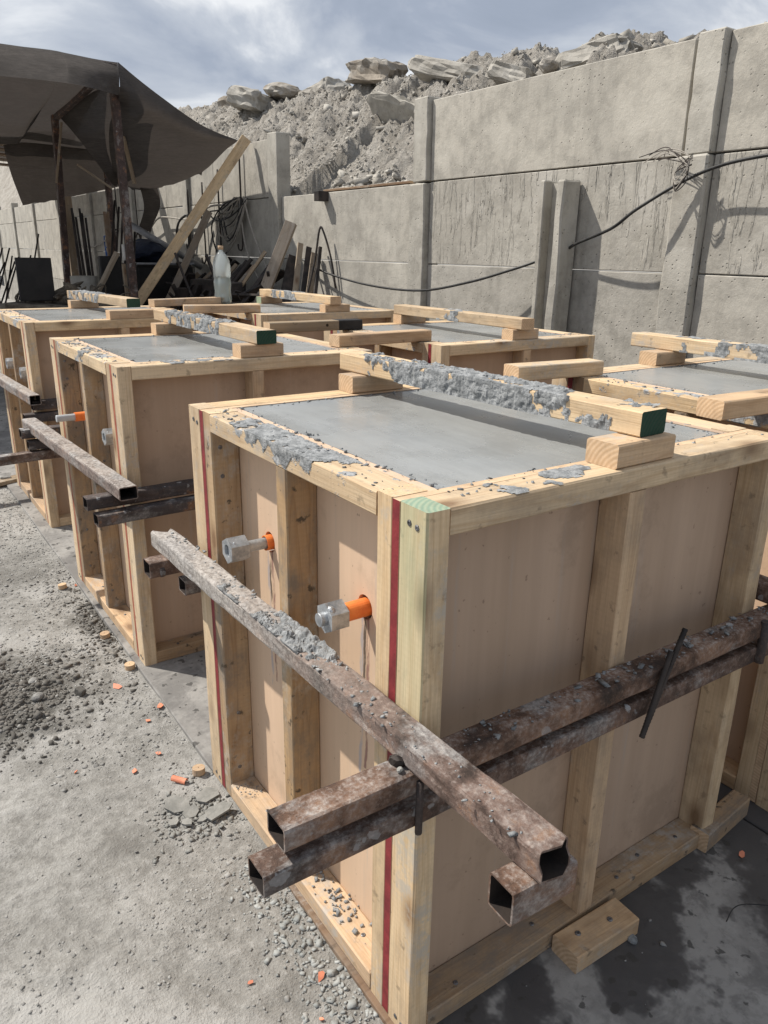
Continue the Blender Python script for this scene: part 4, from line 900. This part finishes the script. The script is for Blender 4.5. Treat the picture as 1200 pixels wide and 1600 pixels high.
# front skirt from the ridge down to the sagging front edge
cloth('net_skirt',[[(-2.6,6.5,2.79),(.75,6.5,2.777),(1.25,6.5,2.772),(1.64,6.5,2.768)],[(-2.6,6.25,2.64),(.72,6.25,2.63),(1.22,6.25,2.64),(1.60,6.36,2.63)],[(-2.6,6.05,2.485),(.60,6.05,2.477),(1.18,6.05,2.478),(1.585,6.36,2.495)]],NET,cn,10,0,1,torn=.004)
cloth('net_roof',[[(-2.6,6.5,2.775),(.75,6.5,2.76),(1.25,6.5,2.76),(1.635,6.5,2.76)],[(-2.6,7.2,2.60),(.8,7.2,2.58),(1.3,7.2,2.62),(1.68,7.2,2.66)],[(-2.6,8.1,2.46),(.9,8.1,2.46),(1.25,8.1,2.50),(1.75,8.1,2.56)],[(-2.6,9.2,2.30),(.9,9.2,2.34),(1.35,9.2,2.42),(1.9,9.2,2.44)]],NET,cn,9,.02,2,torn=.03)
cloth('net_wing',[[(1.64,6.5,2.768),(1.98,6.5,2.545),(2.32,6.51,2.37),(2.74,6.60,2.275)],[(1.595,6.42,2.50),(1.95,6.46,2.375),(2.30,6.5,2.275),(2.735,6.62,2.262)],[(1.72,7.2,2.33),(2.05,7.1,2.28),(2.40,7.0,2.22),(2.75,6.9,2.22)],[(1.95,8.0,2.11),(2.25,7.8,2.06),(2.50,7.6,2.05),(2.78,7.3,2.14)],[(2.10,8.4,1.96),(2.36,8.45,1.915),(2.62,8.2,1.96),(2.80,7.7,2.07)]],NET,cn,8,.03,3,torn=.05)
cloth('net_rag',[[(2.33,8.35,1.96),(2.42,8.38,1.97),(2.53,8.36,1.96)],[(2.38,8.4,1.70),(2.46,8.4,1.72),(2.57,8.4,1.74)],[(2.25,8.4,1.40),(2.36,8.42,1.45),(2.45,8.4,1.5)]],NET,cn,8,0,9,torn=.1)
cloth('net_flap',[[(1.46,7.95,2.52),(1.66,7.0,2.66),(1.80,6.75,2.60)],[(1.78,8.1,2.2),(1.95,8.0,2.25),(2.1,7.9,2.30)],[(2.0,8.2,1.93),(2.10,8.25,1.93),(2.18,8.3,1.98)]],NET,cn,8,.02,5,torn=.05)
cloth('net_back',[[(1.25,9.8,2.40),(1.9,9.8,2.50),(2.9,9.8,2.45)],[(1.30,9.8,2.05),(1.9,9.8,2.12),(2.8,9.8,2.22)],[(1.37,9.8,1.745),(1.86,9.8,1.855),(2.75,9.8,2.08)]],NET,cn,8,.0,6,torn=.02)
cloth('net_strip',[[(.0,9.0,2.36),(1.3,8.8,2.44),(2.3,8.6,2.30)],[(.0,9.9,2.44),(1.3,9.9,2.46),(2.5,9.9,2.44)]],NET,cn,8,.03,7,torn=.04)
cloth('net_far_roof',[[(.0,10.6,2.78),(1.6,10.6,2.72),(2.9,10.6,2.62)],[(.0,12.6,2.82),(1.6,12.6,2.80),(2.9,12.6,2.72)],[(.0,15.5,2.75),(1.6,15.5,2.75),(2.9,15.5,2.70)]],NET,cn,8,.05,11,torn=.04)
def lc(p): return tuple(Vector(p)-cl_)
tube('pole',lc((1.585,6.5,2.74)),lc((1.618,6.5,0)),.065,.065,POLE,cn,seed=51)
tube('pole',lc((1.435,8.0,2.52)),lc((1.350,8.0,0)),.075,.06,POLE,cn,seed=52)
tube('pole',lc((.47,7.6,2.2)),lc((.66,7.6,0)),.05,.05,POLE,cn,seed=53); tube('pole',lc((.60,8.3,2.3)),lc((.80,8.3,0)),.05,.05,POLE,cn,seed=54)
tube('pole',lc((2.35,9.6,2.2)),lc((2.33,9.6,0)),.07,.07,POLE,cn,seed=55)
tube('rafter',lc((1.435,8.0,2.49)),lc((1.585,6.5,2.72)),.05,.05,POLE,cn,seed=56)
tube('rafter',lc((-2.4,6.5,2.72)),lc((1.585,6.5,2.73)),.05,.04,POLE,cn,seed=57)
bar('brace',lc((1.72,7.0,2.66)),lc((1.98,7.4,1.90)),.035,.02,cn,mat=W_old); bar('brace',lc((1.98,9.5,2.22)),lc((2.36,9.5,1.98)),.035,.02,cn,mat=W_gray)
bar('brace',lc((1.47,7.9,2.45)),lc((1.36,7.9,1.9)),.02,.02,cn,mat=W_old)
# rusty lean-to roof beyond the canopy
lt=empty('lean_to_roof',(1.2,12.0,0),'low rusty sheet roof beyond the canopy at the left edge','roof')
for k in range(7): bar('roof_sheet',(-2.0,.0+.28*k,2.86-.045*k),(1.45,.2+.28*k,2.78-.045*k),.27,.02,lt,mat=W_dark)
bar('roof_post',(1.2,.4,2.4),(1.2,.4,0),.07,.07,lt,mat=W_dark); bar('roof_post',(-1.2,.4,2.5),(-1.2,.4,0),.07,.07,lt,mat=W_dark)
# ------------------------------------------------------------------ planks, scrap and junk by the wall
tag(bar('leaning_plank',(1.15,6.95,0),(2.885,6.72,2.315),.10,.042,None,R(80),mat=W_),'long fresh pine plank leaning diagonally up against the wall','plank')
PLK0=Vector((2.17,7.1,.86)); PLK1=Vector((2.62,7.1,1.66)); PLK0=PLK0-(PLK1-PLK0)*.95
tag(bar('leaning_plank',PLK0,PLK1,.07,.035,None,R(80),mat=W_gray),'darker plank leaning behind the long fresh one','plank')
tag(bar('leaning_board',(2.40,5.62,.76),(2.76,5.60,1.53),.10,.05,None,R(50),mat=W_gray),'thick grey board leaning on the wall right of the water bottle','board')
scrap=[((2.62,5.35,.75),(2.86,5.62,1.36),.05,.02,W_gray,'pale thin slat in the scrap stack beside the cable end'),((2.64,5.26,.75),(2.88,5.50,1.33),.05,.012,STEELD,'steel angle leaning next to the pale slat'),((2.66,5.18,.75),(2.89,5.42,1.28),.06,.014,W_old,'grey board at the right of the scrap stack'),((2.68,5.10,.75),(2.90,5.34,1.33),.03,.03,STEELD,'outermost dark steel bar of the scrap stack'),((2.55,5.42,.75),(2.83,5.70,1.25),.10,.02,STEELD,'wide dark steel strip behind the pale slat')]
for a,b_,w2,h2,m,lab in scrap: tag(bar('scrap_bar',a,b_,w2,h2,None,R(30),mat=m,e0=m,e1=m),lab,'scrap metal' if m is STEELD else 'board','scrap leaning on the wall')
tag(wire('bent_rod',[(2.66,5.25,.75),(2.80,5.27,1.20),(2.86,5.28,1.47),(2.88,5.25,1.46),(2.90,5.16,1.25),(2.91,5.1,1.0)],.009,STEELD,None,6,5),'thin black rod bent into a hook above the scrap stack','rod')
rg=random.Random(5)
ordn=('first','second','third','fourth','fifth','sixth','seventh','eighth','ninth','tenth','eleventh','twelfth','thirteenth','fourteenth')
for k in range(14):
    y=7.7-.15*k+rg.uniform(-.05,.05); x=2.52+rg.uniform(-.05,.05); zt=1.0+.26*(k/13)+rg.uniform(-.05,.05)
    tag(bar('scrap_bar',(x-.35,y+.05,.62),(x+.16,y-.05,zt),rg.choice((.03,.05,.09)),.02,None,R(rg.uniform(10,60)),mat=STEELD if k%3 else W_old,e0=STEELD,e1=STEELD),'dark slanting scrap bar, '+ordn[k]+' from the leaning plank in the heap behind the bottle','scrap metal','dark bars heaped behind the water bottle')
V=[];F=[]; rg=random.Random(77)
for k in range(230):
    y=rg.uniform(5.3,8.6); x=rg.uniform(2.1,2.75); L=rg.uniform(.12,.5); z0=rg.uniform(.3,.85+.12*(rg.random()<.3)); w2=rg.choice((.008,.012,.03,.05)); h2=.008
    d=Vector((rg.uniform(-.5,.8),rg.uniform(-.8,.5),rg.uniform(-.2,.9))).normalized(); a=d.cross(Vector((.2,.3,1))).normalized(); b_=d.cross(a); p=Vector((x,y,z0)); i0=len(V)
    for e in (0,1):
        for (u,v) in ((-1,-1),(1,-1),(1,1),(-1,1)): V.append(p+d*L*e+a*w2*u+b_*h2*v)
    F+=[(i0,i0+3,i0+2,i0+1),(i0+4,i0+5,i0+6,i0+7)]+[(i0+j,i0+(j+1)%4,i0+4+(j+1)%4,i0+4+j) for j in range(4)]
tag(link('scrap_heap',mesh('scrap_heap',V,F,[STEELD])),'tangled heap of small dark scrap at the foot of the wall behind the forms','scrap metal',None,'stuff')
tag(box('edge_strip',(-.010,-.12,-.016),(.0035,.55,-.001),W_dark,None,.002),'thin dark strip of board along the slab edge under the nearest form','strip')
pl_=box('steel_plate',(2.3,5.9,.3),(2.42,6.9,1.02),STEELD,None,.01,2,.01,6); tag(pl_,'low dark steel plate behind the slanting scrap bars','plate')
tag(cyl('grey_pipe',(2.02,8.0,1.57),(2.86,8.0,1.10),.035,GREYM,None,12),'thick grey pipe slanting down behind the planks','pipe')
tag(bar('steel_rail',(1.98,7.55,1.145),(2.60,7.55,1.145),.03,.02,None,0,mat=GREYM,e0=GREYM,e1=GREYM),'thin grey rail along the rim of the black bin','rail')
bn=box('black_bin',(1.98,7.57,.0),(2.60,8.4,1.135),BLK,None,.02,2,.02,3); tag(bn,'large black open bin behind the main canopy pole','bin')
tag(chunk('blue_tarpaulin',(2.32,8.2,1.25),(.30,.25,.14),(0,0,.3),BLUEC,4,'ball',None,.16),'crumpled dark blue tarpaulin on top of the black bin','tarpaulin')
tag(box('black_board',(.665,6.6,.85),(.95,6.64,1.207),BLK,None,.004),'upright black square board left of the canopy poles','board')
drm=cyl('concrete_ring',(1.39,7.35,.0),(1.39,7.35,1.03),.125,WALLP,None,24,rings=4,rf=lambda t:1+.02*math.sin(t*7)); tag(drm,'squat grey concrete pipe ring standing behind the farthest left form','pipe ring')
tag(box('black_sheet',(1.50,7.12,.3),(1.70,7.20,1.22),BLK,None,.01),'dark sheet standing behind the narrow grey board','sheet')
tag(bar('leaning_board',(1.36,7.0,.80),(1.635,7.0,1.255),.05,.035,None,R(20),mat=W_gray),'narrow grey board leaning before the dark panel','board')
sb=empty('switch_box',(1.603,6.62,1.26),'small dirty white box on two wooden stakes beside the main pole','box'); box('case',(-.028,-.03,-.07),(.028,.03,.07),WHITEP,sb,.006); bar('stake',(-.03,0,-.1),(.0,0,-1.17),.03,.03,sb,mat=W_old); bar('stake',(.03,.02,-.1),(.12,.02,-1.17),.03,.03,sb,mat=W_old)
for k in range(7):
    x=1.76+.024*k; tag(cyl('steel_bar',(x-.01,8.9,.3),(x+rnd.uniform(-.02,.02),9.15,1.72-.05*(k%4)),.013,STEELD,None,8),ordn[k]+' dark bar from the left in the upright bundle between the canopy poles','steel bar','upright bundle of dark bars between the poles')
tag(bar('upright_post',(1.78,9.3,0),(1.76,9.3,1.85),.12,.10,None,0,mat=W_old),'square weathered post beside the upright bar bundle','post')
tag(bar('upright_post',(2.2,9.2,0),(2.18,9.2,1.70),.06,.06,None,0,mat=W_dark),'thin brown post right of the bar bundle','post')
for k in range(14):
    x=.38+.045*k; tag(cyl('rebar_bar',(x-.25+rnd.uniform(-.1,.05),7.2,.4),(x+.10+rnd.uniform(-.05,.1),7.6,1.25+rnd.uniform(-.15,.45 if k%4==0 else .05)),.008,STEELD,None,6),ordn[k]+' thin dark bar from the left in the sheaf at the left edge','rebar','sheaf of thin bars leaning at the left edge')
for k in range(6):
    x=1.95+.05*k; tag(cyl('steel_bar',(1.55+.05*k,7.3,.5),(1.86+.035*k,7.7,1.75-.06*k),.012,STEELD,None,8),ordn[k]+' thin bar from the left of those leaning on the main canopy pole','steel bar','thin bars leaning against the main canopy pole')
# sacking and brush heap
hp=empty('sack_heap',(1.15,6.7,.0),'grey heap of tangled sacking and dry roots behind the farthest left form','sacking')
for k in range(9):
    rg=random.Random(k+40); chunk('sack',(rg.uniform(-.35,.25),rg.uniform(-.2,.3),.86+rg.uniform(-.03,.07)),(.18,.05,.035),(rg.uniform(-.6,.6),rg.uniform(-.7,.7),rg.uniform(0,3)),BRUSH,k+2,'ball',hp,.14)
for k in range(12):
    rg=random.Random(k+60); p=[(rg.uniform(-.5,.3),rg.uniform(-.2,.2),.80)]; 
    for _ in range(3): p.append((p[-1][0]+rg.uniform(-.14,.14),p[-1][1]+rg.uniform(-.1,.1),.84+rg.uniform(0,.14)))
    wire('root',p,.008,BRUSH,hp,5,5)
box('heap_base',(-.62,-.25,0),(.35,.4,.82),BRUSH,hp,.02,4,.05,5)
# vertical steel rods and hooks hung on the wall
for i,(y,z0,z1,lb) in enumerate(((8.0,1.15,2.0,'just left of the cable tangle'),(8.45,1.3,1.95,'beside the black hoses'),(10.4,1.55,2.15,'right of the main canopy pole'),(11.3,1.5,2.12,'left of the main canopy pole'),(11.7,1.5,2.10,'above the blue scribble'),(14.0,1.2,2.0,'farthest left on the wall'),(6.98,1.3,2.25,'nearest the leaning plank top'),(7.55,1.2,2.1,'behind the middle of the leaning plank'))):
    tag(wire('wall_rod',[(WXF-.03,y,z1),(WXF-.03,y,(z0+z1)/2),(WXF-.03,y,z0+.04),(WXF-.05,y+.05,z0),(WXF-.04,y+.09,z0+.05)],.009,STEELD,None,6,4),'dark hooked steel rod hanging on the wall, '+lb,'rod','hooked rods hanging on the wall')
# ropes and cables looped on the wall
wc=empty('cable_coil',(WXF-.06,6.9,1.75),'tangle of grey cables looped on the wall under the canopy tip','cable')
for k in range(9):
    rg=random.Random(k+80); a=rg.uniform(.3,.9); d=rg.uniform(.15,.55)
    wire('cable_loop',[(0,.1+rg.uniform(-.1,.1),.05),(-.02,a*.6,-.02-.1*rg.random()),(-.03,a,-d*.45),(-.03,a*.75,-d),(-.03,a*.2,-d*.7),(0,-.05+rg.uniform(-.1,.1),.03)],.008,CABG if k%2 else RUBR,wc,6,7)
wire('cable_loop',[(0,-.05,.05),(-.02,-.25,-.25),(-.02,-.52,-.58),(-.04,-.8,-.75)],.008,CABG,wc,6,6); wire('cable_loop',[(0,.05,.03),(-.02,-.1,-.42),(-.02,-.4,-.75),(-.04,-.7,-.86)],.008,CABG,wc,6,6)
tag(wire('slack_cable',[(WXF-.04,7.0,1.72),(WXF-.06,7.7,1.74),(WXF-.06,8.3,1.62),(WXF-.08,9.3,1.66),(WXF-.06,9.9,1.52),(WXF-.06,10.9,1.58),(WXF-.06,12.6,1.30),(WXF-.06,14.2,1.38)],.010,CABG,None,6,8),'pale slack cable strung along the wall behind the canopy poles','cable')
tag(wire('cut_hoses',[(2.80,8.6,.9),(2.80,8.55,1.5),(2.84,8.35,1.66),(2.86,8.3,1.62)],.014,RUBR,None,6,8),'left black hose looping up the wall beside the canopy rag','hose','black hoses hanging beside the canopy rag')
tag(wire('cut_hoses',[(2.80,8.2,.9),(2.80,8.15,1.5),(2.84,7.95,1.66),(2.86,7.9,1.62)],.014,RUBR,None,6,8),'right black hose looping up the wall beside the canopy rag','hose','black hoses hanging beside the canopy rag')
# blue scribble sprayed on the wall
gf=empty('spray_scribble',(WXF-.006,11.95,1.28),'blue spray-painted scribble on the wall under the canopy','graffiti')
wire('stroke',[(0,.24,.18),(0,.22,0),(0,.21,-.12),(0,.23,.15),(0,.10,.16),(0,.12,.02),(0,.22,.0),(0,.10,-.14)],.010,BLUE,gf,4,6); wire('stroke',[(0,.05,.02),(0,0,-.10),(0,-.06,.0),(0,-.01,.05),(0,.05,.0)],.010,BLUE,gf,4,6); wire('stroke',[(0,-.10,.04),(0,-.12,-.12),(0,-.14,.02),(0,-.22,.03),(0,-.24,-.12)],.010,BLUE,gf,4,6)
# corner of a yellow machine beyond
ym_=empty('yellow_machine',(.35,13.2,0),'sliver of a yellow machine beyond the canopy at the left edge','machine'); box('cab_panel',(-1.2,0,.9),(.10,1.2,2.55),YEL,ym_,.04); box('track',(-1.3,-.1,0),(.15,1.3,.88),BLK,ym_,.1)
